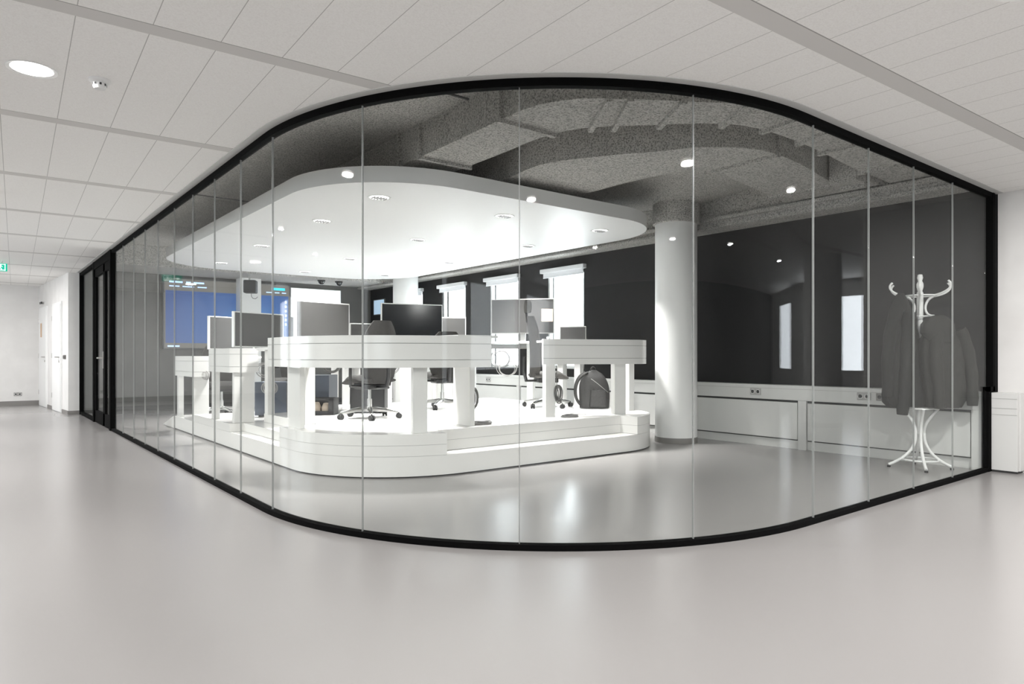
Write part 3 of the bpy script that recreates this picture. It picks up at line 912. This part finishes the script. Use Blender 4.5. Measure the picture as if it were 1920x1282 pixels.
# ---------------------------------------------------------------- sit-stand desks inside
def desk(label, x, y, w, dp, rot, zf, zt, group='white sit-stand desks on the platform'):
    r = thing('office_desk', label, 'desk', (x, y, 0), rot, group)
    bm = new_bm(); box(bm, -w / 2, w / 2, -dp / 2, dp / 2, zt - .028, zt); link('worktop', bm, M['lam'], r, bevel=.004)
    for sx in (-1, 1):
        for sy in (-1, 1):
            lx, ly = sx * (w / 2 - .12), sy * (dp / 2 - .10)
            bm = new_bm(); box(bm, lx - .045, lx + .045, ly - .04, ly + .04, zf, zt - .028); link('leg', bm, M['lam'], r, bevel=.004)
    bm = new_bm(); box(bm, -w / 2 + .15, w / 2 - .15, .02, .16, zt - .10, zt - .085); box(bm, -w / 2 + .15, w / 2 - .15, .16, .165, zt - .10, zt - .03)
    link('cable_tray', bm, M['skirt'], r)
    bm = new_bm(); box(bm, -w / 2 + .12, w / 2 - .12, dp / 2 - .13, dp / 2 - .09, zt - .09, zt - .03); link('crossbar', bm, M['lam'], r)
    return r
desk('white sit-stand desk under the large grey monitor', 3.45, 8.05, 1.45, .75, radians(8), .39, 1.19)
desk('white sit-stand desk under the large black monitor', 5.17, 8.85, 1.15, .60, radians(-13), .39, 1.19)
desk('white sit-stand desk by the windows with the big grey monitor', 6.22, 8.12, 1.15, .55, radians(-45), .39, 1.30)
desk('white sit-stand desk behind the backpack', 6.80, 7.22, .50, .30, radians(-62), .39, 1.22)
desk('white sit-stand desk in the middle of the second row', 4.85, 9.80, 1.1, .60, 0, .29, 1.12)
desk('white sit-stand desk at the window end of the second row', 6.35, 9.75, .80, .60, radians(-15), .29, 1.12)

# ---------------------------------------------------------------- monitors
def monitor(label, c, w, h, z0, rot, ztop, scr='screen', frame=True, group='flat monitors on the platform desks'):
    """c = screen centre in plan; rot turns the screen; it faces local -Y"""
    r = thing('computer_monitor', label, 'monitor', (c[0], c[1], 0), rot, group)
    bz = .014
    bm = new_bm(); box(bm, -w / 2, w / 2, 0.0, .045, z0, z0 + h); link('casing', bm, M['lam'] if frame else M['steel'], r, bevel=.004)
    bm = new_bm(); box(bm, -w / 2 + bz, w / 2 - bz, -.002, .0, z0 + bz, z0 + h - bz); link('screen', bm, M[scr], r)
    bm = new_bm(); box(bm, -.04, .04, .045, .075, ztop + .01, z0 + h * .55); box(bm, -.07, .07, .045, .06, z0 + h * .4, z0 + h * .6)
    link('stand', bm, M['lam'], r)
    bm = new_bm(); box(bm, -.16, .16, -.06, .14, ztop, ztop + .012); link('foot', bm, M['lam'], r, bevel=.004)
    return r
def mid(a, b): return ((a[0] + b[0]) / 2, (a[1] + b[1]) / 2)
def mrot(a, b): return atan2(b[1] - a[1], b[0] - a[0])
def mon(label, a, b, ztop_screen, h, ztop, **k):
    w = hypot(b[0] - a[0], b[1] - a[1])
    return monitor(label, mid(a, b), w, h, ztop_screen - h, mrot(a, b), ztop, **k)
mon('large white-framed monitor with a grey screen behind the curved counter', (2.98, 7.84), (3.76, 8.06), 1.75, .50, 1.19)
mon('large white-framed monitor with a black screen in the middle', (4.71, 9.03), (5.63, 8.81), 1.87, .55, 1.19, scr='screendark')
mon('big grey monitor in front of the windows', (6.15, 8.27), (6.77, 7.54), 1.945, .52, 1.30, frame=False)
mon('white-framed monitor in front of the white pillar', (2.52, 8.65), (3.24, 8.95), 1.64, .44, 1.178)
mon('white-framed monitor farthest left, in front of the blue display', (2.62, 10.15), (3.32, 10.42), 1.655, .47, 1.085)
mon('small monitor between the two large monitors', (4.60, 9.85), (5.14, 9.65), 1.60, .34, 1.12)
mon('small monitor at the right of the black one, below the window', (6.08, 9.90), (6.62, 9.62), 1.75, .36, 1.12)
mon('low dark monitor under the window nearest the column', (6.72, 7.36), (6.92, 7.02), 1.52, .24, 1.22, frame=False)
# paper card on the grey monitor's corner
bm = new_bm(); box(bm, -.085, .085, 0, .004, 0, .185)
tag(link('card', bm, M['card'], loc=(6.65, 7.56, 1.60), rotz=-YAW), 'square beige card fixed to the corner of the big grey monitor', 'card')

# ---------------------------------------------------------------- office chairs
def office_chair(label, loc, rot, seat_h=.46, back_h=.60, head=False, fab='fabric', backw=.46):
    """faces local +Y"""
    r = thing('office_chair', label, 'chair', loc, rot, 'office chairs on the platform')
    F = M[fab]
    # seat
    bm = new_bm()
    secs = []
    for t in range(9):
        y = -.22 + .46 * t / 8
        z = seat_h + (.015 if 2 < t < 7 else 0) - (.035 * max(0, t - 6) / 2)
        wdt = .245 * (1 - .18 * abs(t - 4) / 4)
        secs.append((Vector((0, y, z)), Vector((wdt, 0, 0)), Vector((0, 0, .042 - .018 * (t in (0, 8)))), None))
    loft(bm, secs, 24)
    link('seat', bm, F, r, smooth=True)
    bm = new_bm(); box(bm, -.13, .13, -.16, .12, seat_h - .10, seat_h - .038); box(bm, -.03, .03, -.32, -.14, seat_h - .09, seat_h - .06)
    link('seat_mechanism', bm, M['plastic'], r, bevel=.01)
    # backrest: gently curved shell
    bm = new_bm()
    n, m_ = 10, 12
    fr, bk = [], []
    for i in range(n + 1):
        v_ = i / n
        z = seat_h - .03 + (back_h + .11) * v_
        wv = backw / 2 * (0.82 + .25 * sin(pi * min(1, v_ * 1.1)) - .30 * max(0, v_ - .8)) * sqrt(1 - .55 * max(0, (v_ - .78) / .22) ** 2.5) * sqrt(1 - .3 * max(0, (.15 - v_) / .15) ** 2)
        yb = -.235 - .05 * v_ + .035 * sin(pi * v_)
        rf, rb = [], []
        for j in range(m_ + 1):
            u = -1 + 2 * j / m_
            yy = yb + .055 * u * u
            th = .030 * (1 - .55 * abs(u) ** 3)
            rf.append(bm.verts.new((u * wv, yy + th, z))); rb.append(bm.verts.new((u * wv, yy - th * .5, z)))
        fr.append(rf); bk.append(rb)
    for i in range(n):
        for j in range(m_):
            bm.faces.new([fr[i][j], fr[i + 1][j], fr[i + 1][j + 1], fr[i][j + 1]]); bm.faces.new([bk[i][j], bk[i][j + 1], bk[i + 1][j + 1], bk[i + 1][j]])
        bm.faces.new([fr[i][0], bk[i][0], bk[i + 1][0], fr[i + 1][0]]); bm.faces.new([fr[i][m_], fr[i + 1][m_], bk[i + 1][m_], bk[i][m_]])
    for j in range(m_):
        bm.faces.new([fr[0][j], fr[0][j + 1], bk[0][j + 1], bk[0][j]]); bm.faces.new([fr[n][j], bk[n][j], bk[n][j + 1], fr[n][j + 1]])
    link('backrest', bm, F, r, smooth=True)
    bm = new_bm(); tube(bm, [(0, -.30, seat_h - .07), (0, -.335, seat_h + .05), (0, -.325, seat_h + .25)], .022, 10)
    link('back_support', bm, M['plastic'], r, smooth=True)
    if head:
        bm = new_bm(); secs = []
        for t in range(7):
            z = seat_h + back_h + .13 + .17 * t / 6
            w_ = .13 * sin(pi * (.2 + .6 * t / 6)) + .02
            secs.append((Vector((0, -.28, z)), Vector((w_, 0, 0)), Vector((0, .035, 0)), None))
        loft(bm, secs, 18); h_ = link('headrest', bm, F, r, smooth=True)
        bm = new_bm(); tube(bm, [(0, -.29, seat_h + back_h), (0, -.30, seat_h + back_h + .2)], .015); link('headrest_bar', bm, M['plastic'], r)
    for s in (-1, 1):
        bm = new_bm()
        tube(bm, [(s * .12, -.02, seat_h - .07), (s * .275, -.02, seat_h - .06), (s * .285, -.03, seat_h + .05), (s * .285, -.03, seat_h + .19)], .017, 10)
        ar = link('armrest', bm, M['plastic'], r, smooth=True)
        bm = new_bm(); box(bm, s * .285 - .04, s * .285 + .04, -.15, .10, seat_h + .185, seat_h + .215); link('arm_pad', bm, M['plastic'], ar, bevel=.012)
    bm = new_bm(); lathe(bm, [(.028, .10), (.028, .22), (.018, .22), (.018, seat_h - .10)], seg=20); link('gas_lift', bm, M['chrome'], r, smooth=True)
    bm = new_bm(); lathe(bm, [(.045, .075), (.05, .10), (.04, .13)], seg=20)
    for k in range(5):
        a = 2 * pi * k / 5 + .35
        dx, dy = cos(a), sin(a)
        tube(bm, [(dx * .03, dy * .03, .105), (dx * .18, dy * .18, .095), (dx * .335, dy * .335, .070)], [.028, .023, .016], 8)
    link('star_base', bm, M['chrome'], r, smooth=True)
    for k in range(5):
        a = 2 * pi * k / 5 + .35
        dx, dy = cos(a) * .335, sin(a) * .335
        bm = new_bm()
        mx = Matrix.Translation((dx, dy, .030)) @ Matrix.Rotation(a + .5, 4, 'Z') @ Matrix.Rotation(pi / 2, 4, 'X')
        lathe(bm, [(.012, -.028), (.030, -.026), (.030, -.006), (.016, -.004), (.016, .004), (.030, .006), (.030, .026), (.012, .028)], seg=16, mx=mx)
        tube(bm, [(dx, dy, .03), (dx, dy, .07)], .008, 8)
        link('caster', bm, M['rubber'], r, smooth=True)
    return r
def face(dx, dy): return atan2(dy, dx) - pi / 2
office_chair('black office chair turned sideways behind the curved counter', (3.52, 7.03, .39), face(-.2, .98), .43, .58)
office_chair('black office chair seen from behind near the counter end', (4.95, 7.75, .39), face(.25, .95), .44, .50)
office_chair('black office chair behind the side step, below the pillar monitor', (3.45, 9.55, .29), face(-.8, -.3), .44, .50)
office_chair('grey office chair at the far left counter', (3.02, 11.0, .19), face(.1, -1), .46, .55, fab='greyfab')
office_chair('tall grey office chair with headrest beside the windows', (6.19, 7.03, .39), face(.9, -.42), .44, .72, True, 'greyfab', .42)

# ---------------------------------------------------------------- computer towers, bags, boxes
def tower(label, x, y, z, w, dp, h, rot, m='pc'):
    r = thing('computer_tower', label, 'computer', (x, y, z), rot, 'computers under the desks')
    bm = new_bm(); box(bm, -w / 2, w / 2, -dp / 2, dp / 2, 0.015, h); link('case', bm, M[m], r, bevel=.006)
    bm = new_bm(); box(bm, -w / 2 + .012, w / 2 - .012, -dp / 2 - .004, -dp / 2, .05, h - .02); link('front_panel', bm, M['plastic'], r)
    bm = new_bm()
    for sx in (-1, 1):
        for sy in (-1, 1): box(bm, sx * w * .35 - .015, sx * w * .35 + .015, sy * dp * .35 - .015, sy * dp * .35 + .015, 0, .015)
    link('foot', bm, M['rubber'], r)
    return r
tower('tall blue-grey computer under the large grey monitor', 3.52, 8.32, .39, .26, .42, .46, pi - YAW)
tower('black computer tower behind the sideways chair', 3.86, 7.72, .39, .20, .42, .44, radians(50), 'plastic')
tower('blue-grey computer in the second row left of the chair', 3.15, 9.10, .29, .18, .42, .46, radians(50))
tower('blue-grey computer in the second row right of the chair', 3.95, 10.1, .29, .30, .42, .42, radians(30))

# storage crate with things in it
cr = thing('storage_crate', 'dark mesh crate with beige contents under the large grey monitor', 'crate', (3.30, 7.84, .39), -YAW)
bm = new_bm()
w, dp, h = .34, .24, .20
for a in ((-w/2, -w/2+.012, -dp/2, dp/2, 0, h), (w/2-.012, w/2, -dp/2, dp/2, 0, h), (-w/2, w/2, dp/2-.012, dp/2, 0, h), (-w/2, w/2, -dp/2, dp/2, 0, .01),
          (-w/2, w/2, -dp/2, -dp/2+.012, 0, .05), (-w/2, w/2, -dp/2, -dp/2+.012, h-.03, h), (-w/2, -w/2+.06, -dp/2, -dp/2+.012, 0, h), (w/2-.06, w/2, -dp/2, -dp/2+.012, 0, h)): box(bm, *a)
link('crate_body', bm, M['plastic'], cr)
bm = new_bm()
lathe(bm, [(.045, .012), (.05, .10), (.03, .15), (0, .155)], -.05, -.04, 16); lathe(bm, [(.05, .012), (.055, .09), (.03, .14), (0, .145)], .06, -.03, 16)
tag(link('pouch_bundle', bm, M['card'], loc=(3.30, 7.84, .39), rotz=-YAW, smooth=True), 'beige pouches inside the dark mesh crate', 'pouch')

# backpack
bp = thing('backpack', 'black backpack leaning on a desk leg at the right end of the platform', 'backpack', (6.52, 6.50, .39), -YAW)
bm = new_bm(); secs = []
for t in range(13):
    v_ = t / 12
    z = .01 + .50 * v_
    a = .205 * (1 - .10 * abs(v_ - .35)) * (sqrt(max(0.02, 1 - max(0, (v_ - .45) / .56) ** 2.2)))
    b = .125 * (1 - .25 * v_) * (1 if v_ < .85 else .75)
    secs.append((Vector((.03 - .01 * v_, 0.03 * v_, z)), Vector((a, 0, 0)), Vector((0, b, 0)), lambda th, q=v_: .02 * sin(5 * th + 6 * q)))
loft(bm, secs, 28); link('bag_body', bm, M['bag'], bp, smooth=True)
bm = new_bm(); secs = []
for t in range(7):
    v_ = t / 6
    secs.append((Vector((.07, -.115 + .02 * v_, .03 + .22 * v_)), Vector((.12 * (1 - .15 * v_), 0, 0)), Vector((0, .035 * (1 - .4 * v_), 0)), None))
loft(bm, secs, 20); link('front_pocket', bm, M['bag'], bp, smooth=True)
bm = new_bm(); tube(bm, bez((-.02, .0, .50), (-.03, -.02, .57), (.05, .02, .57), (.04, .02, .50)), .010); link('grab_handle', bm, M['bag'], bp, smooth=True)
for off in (0, .09):
    bm = new_bm(); tube(bm, bez((-.06 - off * .3, -.03 + off, .48), (-.26, -.06 + off, .42), (-.27, -.05 + off, .12), (-.14, -.02 + off, .04), 16), .017, 8)
    link('shoulder_strap', bm, M['bag'], bp, smooth=True)
bm = new_bm(); tube(bm, bez((-.03, -.115, .40), (.06, -.14, .34), (.12, -.14, .28), (.20, -.08, .22), 10), .003, 6); link('zip', bm, M['steel'], bp)

# ---------------------------------------------------------------- cables
def wiggle(p0, p1, n, amp, r, mname, name, label, seed=1, loops=0, lr=.06, group=None):
    rnd = random.Random(seed)
    p0, p1 = Vector(p0), Vector(p1)
    pts = []
    for i in range(n + 1):
        t = i / n
        p = p0.lerp(p1, t)
        a = 2 * pi * loops * t
        p += Vector((cos(a) * lr, sin(a) * lr * .4, sin(a) * lr)) if loops else Vector((rnd.uniform(-amp, amp), rnd.uniform(-amp, amp), rnd.uniform(-amp, amp)))
        pts.append(p)
    bm = new_bm(); tube(bm, pts, r, 6)
    return tag(link(name, bm, M[mname], smooth=True), label, 'cable', group)
def coil(c, r, turns, axis, mname, label, flat=.35, tr=.006, seed=3):
    rnd = random.Random(seed); bm = new_bm()
    for k in range(turns):
        rr = r * rnd.uniform(.75, 1.1); off = Vector((rnd.uniform(-.02, .02), rnd.uniform(-.02, .02), rnd.uniform(-.01, .01)))
        pts = []
        for i in range(25):
            a = 2 * pi * i / 24
            if axis == 'v': p = Vector((cos(a) * rr * flat, cos(a) * -rr * flat * .8, sin(a) * rr))
            else: p = Vector((cos(a) * rr, sin(a) * rr * .7, .006 + .012 * k / turns + .004 * sin(3 * a + k)))
            pts.append(Vector(c) + off + p)
        for p in pts: p.z = max(p.z, c[2] - (r * 1.2 if axis == 'v' else 0) + .004) if axis == 'v' else max(p.z, c[2] + tr)
        tube(bm, pts, tr, 6, cap=False)
    return tag(link('cable_coil', bm, M[mname], smooth=True), label, 'cable')
coil((4.00, 5.68, .66), .10, 9, 'v', 'cable', 'bundle of grey cable hanging on the end leg of the curved counter', .3)
coil((4.10, 5.68, .39), .11, 9, 'h', 'cable', 'tangle of grey cable on the floor below the end leg of the curved counter')
coil((5.28, 5.82, .66), .10, 9, 'v', 'cable', 'bundle of grey cable hanging on the left leg of the right counter', .3, seed=8)
coil((5.40, 5.75, .39), .10, 8, 'h', 'cable', 'tangle of grey cable on the floor below the right counter', seed=9)
coil((5.62, 5.86, .40), .12, 3, 'h', 'cablelight', 'loose light grey cable loops on the platform floor by the right counter', seed=11, tr=.003)
wiggle((3.985, 5.68, 1.24), (3.99, 5.68, .72), 14, .004, .004, 'cable', 'cable', 'cable running down the end of the curved counter')
wiggle((5.26, 5.83, 1.24), (5.27, 5.82, .75), 14, .005, .004, 'cable', 'cable', 'cable running down the left leg of the right counter', 5)
coil((2.80, 8.40, .92), .09, 6, 'v', 'cablelight', 'light grey cable loops hanging from the counter behind the side step', .9, .004, 12)
coil((2.86, 8.38, .70), .09, 5, 'v', 'cablelight', 'lower grey cable loops at the counter behind the side step', .9, .004, 14)
coil((6.02, 7.85, 1.05), .11, 5, 'v', 'cable', 'dark cable loops under the desk of the big grey monitor', .9, .005, 15)
coil((5.86, 7.50, .92), .12, 5, 'v', 'cablelight', 'light cable loops under the window desk beside the tall chair', .9, .004, 16)
coil((4.55, 8.45, .95), .10, 4, 'v', 'cable', 'thin cable loops under the desk of the black monitor', .9, .004, 17)
coil((3.45, 7.9, .98), .10, 8, 'v', 'cable', 'dark tangle of cables above the blue-grey computer', .9, .007, 18)
coil((2.56, 10.12, .82), .06, 6, 'v', 'cablelight', 'small grey cable bundle on the far left counter leg', .5, .004, 19)

# small things on desks
bm = new_bm(); box(bm, -.06, .06, -.04, .04, 0, .05); tag(link('desk_phone', bm, M['paint'], loc=(3.98, 7.86, 1.193), rotz=.2, bevel=.006), 'small white device on the desk beside the black monitor', 'device')

# ---------------------------------------------------------------- coat stand and coats
CX, CY = 7.23, 2.74
cs = thing('coat_stand', 'white bentwood coat stand beside the right end of the glass', 'coat stand', (CX, CY, 0), .25)
bm = new_bm(); lathe(bm, [(.020, .33), (.024, .36), (.024, 1.45), (.029, 1.50), (.029, 1.70), (.020, 1.72), (.030, 1.76), (.030, 1.79), (.018, 1.82), (.026, 1.85), (.020, 1.88), (0, 1.885)], seg=20)
link('pole', bm, M['paint'], cs, smooth=True)
for k in range(4):
    a = k * pi / 2 + .3; dx, dy = cos(a), sin(a)
    pts = bez((dx * .155, dy * .155, .585), (dx * .07, dy * .07, .48), (dx * .03, dy * .03, .42), (dx * .036, dy * .036, .33), 8) + \
          bez((dx * .036, dy * .036, .33), (dx * .03, dy * .03, .22), (dx * .10, dy * .10, .10), (dx * .27, dy * .27, .025), 12)[1:]
    bm = new_bm(); tube(bm, pts, .0145, 10); lg = link('leg', bm, M['paint'], cs, smooth=True)
    bm = new_bm(); lathe(bm, [(.016, 0), (.017, .014), (.012, .02)], dx * .268, dy * .268, 12); link('rubber_foot', bm, M['rubber'], lg)
def ring(bm, r, z, tr): tube(bm, [(r * cos(2 * pi * i / 40), r * sin(2 * pi * i / 40), z) for i in range(41)], tr, 8, cap=False)
bm = new_bm(); ring(bm, .15, .585, .007); ring(bm, .155, .085, .009); link('leg_ring', bm, M['paint'], cs, smooth=True)
for k in range(6):
    a = k * pi / 3 + .1; dx, dy = cos(a), sin(a)
    pts = bez((dx * .135, dy * .135, 1.475), (dx * .03, dy * .03, 1.47), (dx * .02, dy * .02, 1.62), (dx * .13, dy * .13, 1.67), 10) + \
          bez((dx * .13, dy * .13, 1.67), (dx * .26, dy * .26, 1.69), (dx * .33, dy * .33, 1.75), (dx * .265, dy * .265, 1.80), 10)[1:]
    bm = new_bm(); tube(bm, pts, .010, 8); link('hook', bm, M['paint'], cs, smooth=True)
bm = new_bm(); ring(bm, .135, 1.675, .007); ring(bm, .075, 1.475, .006); link('hook_ring', bm, M['paint'], cs, smooth=True)

def coat(label, off, m, secs, sleeves, hood=None, dep=0.0):
    base = Vector((CX, CY, 0)) + RV * off + FV * dep
    r = thing('coat', label, 'coat', tuple(base), -YAW, 'coats on the coat stand')
    bm = new_bm(); S_ = []
    for i, (z, cx, a, b) in enumerate(secs):
        f = i / (len(secs) - 1)
        S_.append((Vector((cx, 0, z)), Vector((a, 0, 0)), Vector((0, b, 0)), lambda th, q=f: q * (.09 * sin(5 * th + 1.2) + .05 * sin(9 * th + 3 * q))))
    loft(bm, S_, 48); link('coat_body', bm, m, r, smooth=True)
    for pts, rad in sleeves:
        bm = new_bm(); P = bez(*pts, 12)
        n = len(P)
        tube(bm, P, [rad * (1 - .3 * i / n + .06 * sin(i * 1.9)) for i in range(n)], 14); link('sleeve', bm, m, r, smooth=True)
    if hood:
        bm = new_bm(); loft(bm, [(Vector((x, -.055, z)), Vector((a, 0, 0)), Vector((0, b, .0)), None) for z, x, a, b in hood], 24); link('hood', bm, m, r, smooth=True)
    return r
coat('long dark coat hanging on the left of the coat stand', -.17, M['coat1'],
     [(1.70, -.02, .03, .03), (1.62, -.02, .07, .05), (1.50, -.01, .10, .07), (1.30, 0.01, .14, .09), (1.05, 0.02, .165, .10), (.85, 0.02, .185, .11), (.70, 0.03, .20, .12), (.64, 0.04, .20, .12), (.60, .05, .17, .10)],
     [(((-.06, -.03, 1.55), (-.15, -.04, 1.35), (-.20, -.05, 1.0), (-.16, -.05, .70)), .065), (((.02, -.06, 1.50), (.00, -.12, 1.2), (-.05, -.12, .8), (-.06, -.10, .53)), .07)], dep=.0)
coat('shorter olive-grey coat with a hood on the right of the coat stand', .135, M['coat2'],
     [(1.44, -.03, .05, .05), (1.36, -.02, .12, .07), (1.25, -.02, .185, .08), (1.05, 0.0, .21, .09), (.85, 0.01, .21, .09), (.68, 0.02, .19, .09), (.60, 0.0, .16, .08)],
     [(((.14, -.02, 1.34), (.24, -.04, 1.15), (.26, -.04, .9), (.26, -.04, .62)), .065), (((-.08, -.08, 1.32), (-.17, -.10, 1.15), (-.10, -.13, .85), (-.09, -.10, .60)), .060)],
     [(1.475, -.07, .04, .04), (1.45, -.08, .10, .06), (1.39, -.08, .15, .08), (1.31, -.08, .155, .08), (1.22, -.05, .10, .05)], dep=-.13)

# ---------------------------------------------------------------- back wall: displays, pillar, notice board, speaker, cameras
def rectz(bm, x0, x1, z0, z1, y, t=.002): box(bm, x0, x1, y - t, y, z0, z1)
vw = thing('video_wall', 'wide wall display with a blue picture on the grey back wall', 'display', (4.40, BY, 0))
bm = new_bm(); box(bm, -1.33, 1.29, -.09, 0, 1.24, 2.70); link('casing', bm, M['framegrey'], vw)
bm = new_bm(); rectz(bm, -1.31, 1.27, 1.26, 2.68, -.09); link('header_area', bm, M['uihead'], vw)
bm = new_bm(); rectz(bm, -1.29, 1.25, 1.36, 2.44, -.092)
pic = link('picture', bm, M['blue'], vw)
for v in pic.data.vertices: v.co.z -= 1.9
pic.location.z = 1.9
bm = new_bm()
def dashes(x0, x1, z, h, seed):
    rnd = random.Random(seed); x = x0
    while x < x1:
        w_ = rnd.uniform(.08, .26); rectz(bm, x, min(x + w_, x1), z, z + h, -.093); x += w_ + rnd.uniform(.03, .07)
dashes(-1.22, -.55, 2.60, .035, 2); dashes(-1.22, -.50, 2.52, .022, 5); dashes(-1.25, -1.02, 1.28, .03, 6); dashes(.75, 1.2, 2.50, .02, 8)
for k in range(6): rectz(bm, 1.17, 1.21, 2.28 - k * .1, 2.33 - k * .1, -.094)
link('display_text', bm, M['uitext'], vw)
bm = new_bm(); rectz(bm, .87, 1.17, 2.565, 2.62, -.094); link('cyan_tab', bm, M['cyan'], vw)

ws = thing('wall_display', 'bright white display on the back wall right of the blue one', 'display', (6.33, BY, 0))
bm = new_bm(); box(bm, -.62, .60, -.07, 0, 1.98, 2.655); link('casing', bm, M['paint'], ws)
bm = new_bm(); rectz(bm, -.60, .58, 2.0, 2.635, -.07); link('picture', bm, M['wscreen'], ws)
ws = thing('wall_display', 'small pale blue panel added for a glass reflection on the dark wall near the far column', 'display', (WX, 14.9, 0))  # glowing panel stands in for a reflection in the glass, not a real display
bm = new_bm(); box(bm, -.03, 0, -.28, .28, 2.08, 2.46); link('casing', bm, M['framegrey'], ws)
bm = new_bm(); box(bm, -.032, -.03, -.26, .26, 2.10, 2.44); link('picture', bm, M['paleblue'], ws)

bm = new_bm(); box(bm, 4.50, 4.93, BY - .42, BY - .10, 0, 2.76); box(bm, 4.498, 4.932, BY - .422, BY - .42, 2.375, 2.381)
struct(link('pillar', bm, M['paint']), 'white square pillar in front of the blue display')
nb = thing('notice_board', 'grey framed paper list on the white pillar', 'notice', (4.83, BY - .424, 1.66))
bm = new_bm(); box(bm, -.10, .10, -.018, 0, -.23, .24); link('frame', bm, M['framegrey'], nb)
bm = new_bm(); box(bm, -.085, .085, -.020, -.018, -.215, .225); link('paper', bm, M['paper'], nb)
bm = new_bm()
for k in range(5): box(bm, -.05, -.05 + .03 + .01 * (k % 3), -.021, -.020, -.15 + k * .07, -.143 + k * .07)
link('print', bm, M['skirt'], nb)

sp = thing('loudspeaker', 'black loudspeaker hanging on a bracket in front of the white pillar', 'loudspeaker', (4.41, 14.11, 0), -.5)
bm = new_bm(); box(bm, -.10, .14, -.10, .12, 2.36, 2.62); link('cabinet', bm, M['plastic'], sp, bevel=.02)
bm = new_bm(); tube(bm, [(0, 0, 2.62), (0, 0, 2.76)], .018); box(bm, -.05, .05, -.05, .05, 2.75, 2.76); link('bracket', bm, M['steel'], sp)
bm = new_bm(); tube(bm, bez((.02, .1, 2.36), (-.0, .1, 2.26), (.10, .1, 2.22), (.14, .1, 2.30)), .006); link('cable', bm, M['cable'], sp)
for x, y, lb in [(6.05, 13.5, 'dark dome camera under the back beam, left one'), (6.46, 13.6, 'dark dome camera under the back beam beside the far column')]:
    t = thing('dome_camera', lb, 'camera', (x, y, SL if False else 2.76), 0, 'dome cameras near the far column')
    t.location = (x, BY - 1.0, 2.76)
    bm = new_bm(); lathe(bm, [(.085, 0), (.085, -.025), (.07, -.03)], seg=24); link('mount', bm, M['plastic'], t, smooth=True)
    bm = new_bm(); lathe(bm, [(.068, -.03), (.062, -.06), (.04, -.09), (0, -.10)], seg=24); link('dome', bm, M['screendark'], t, smooth=True)
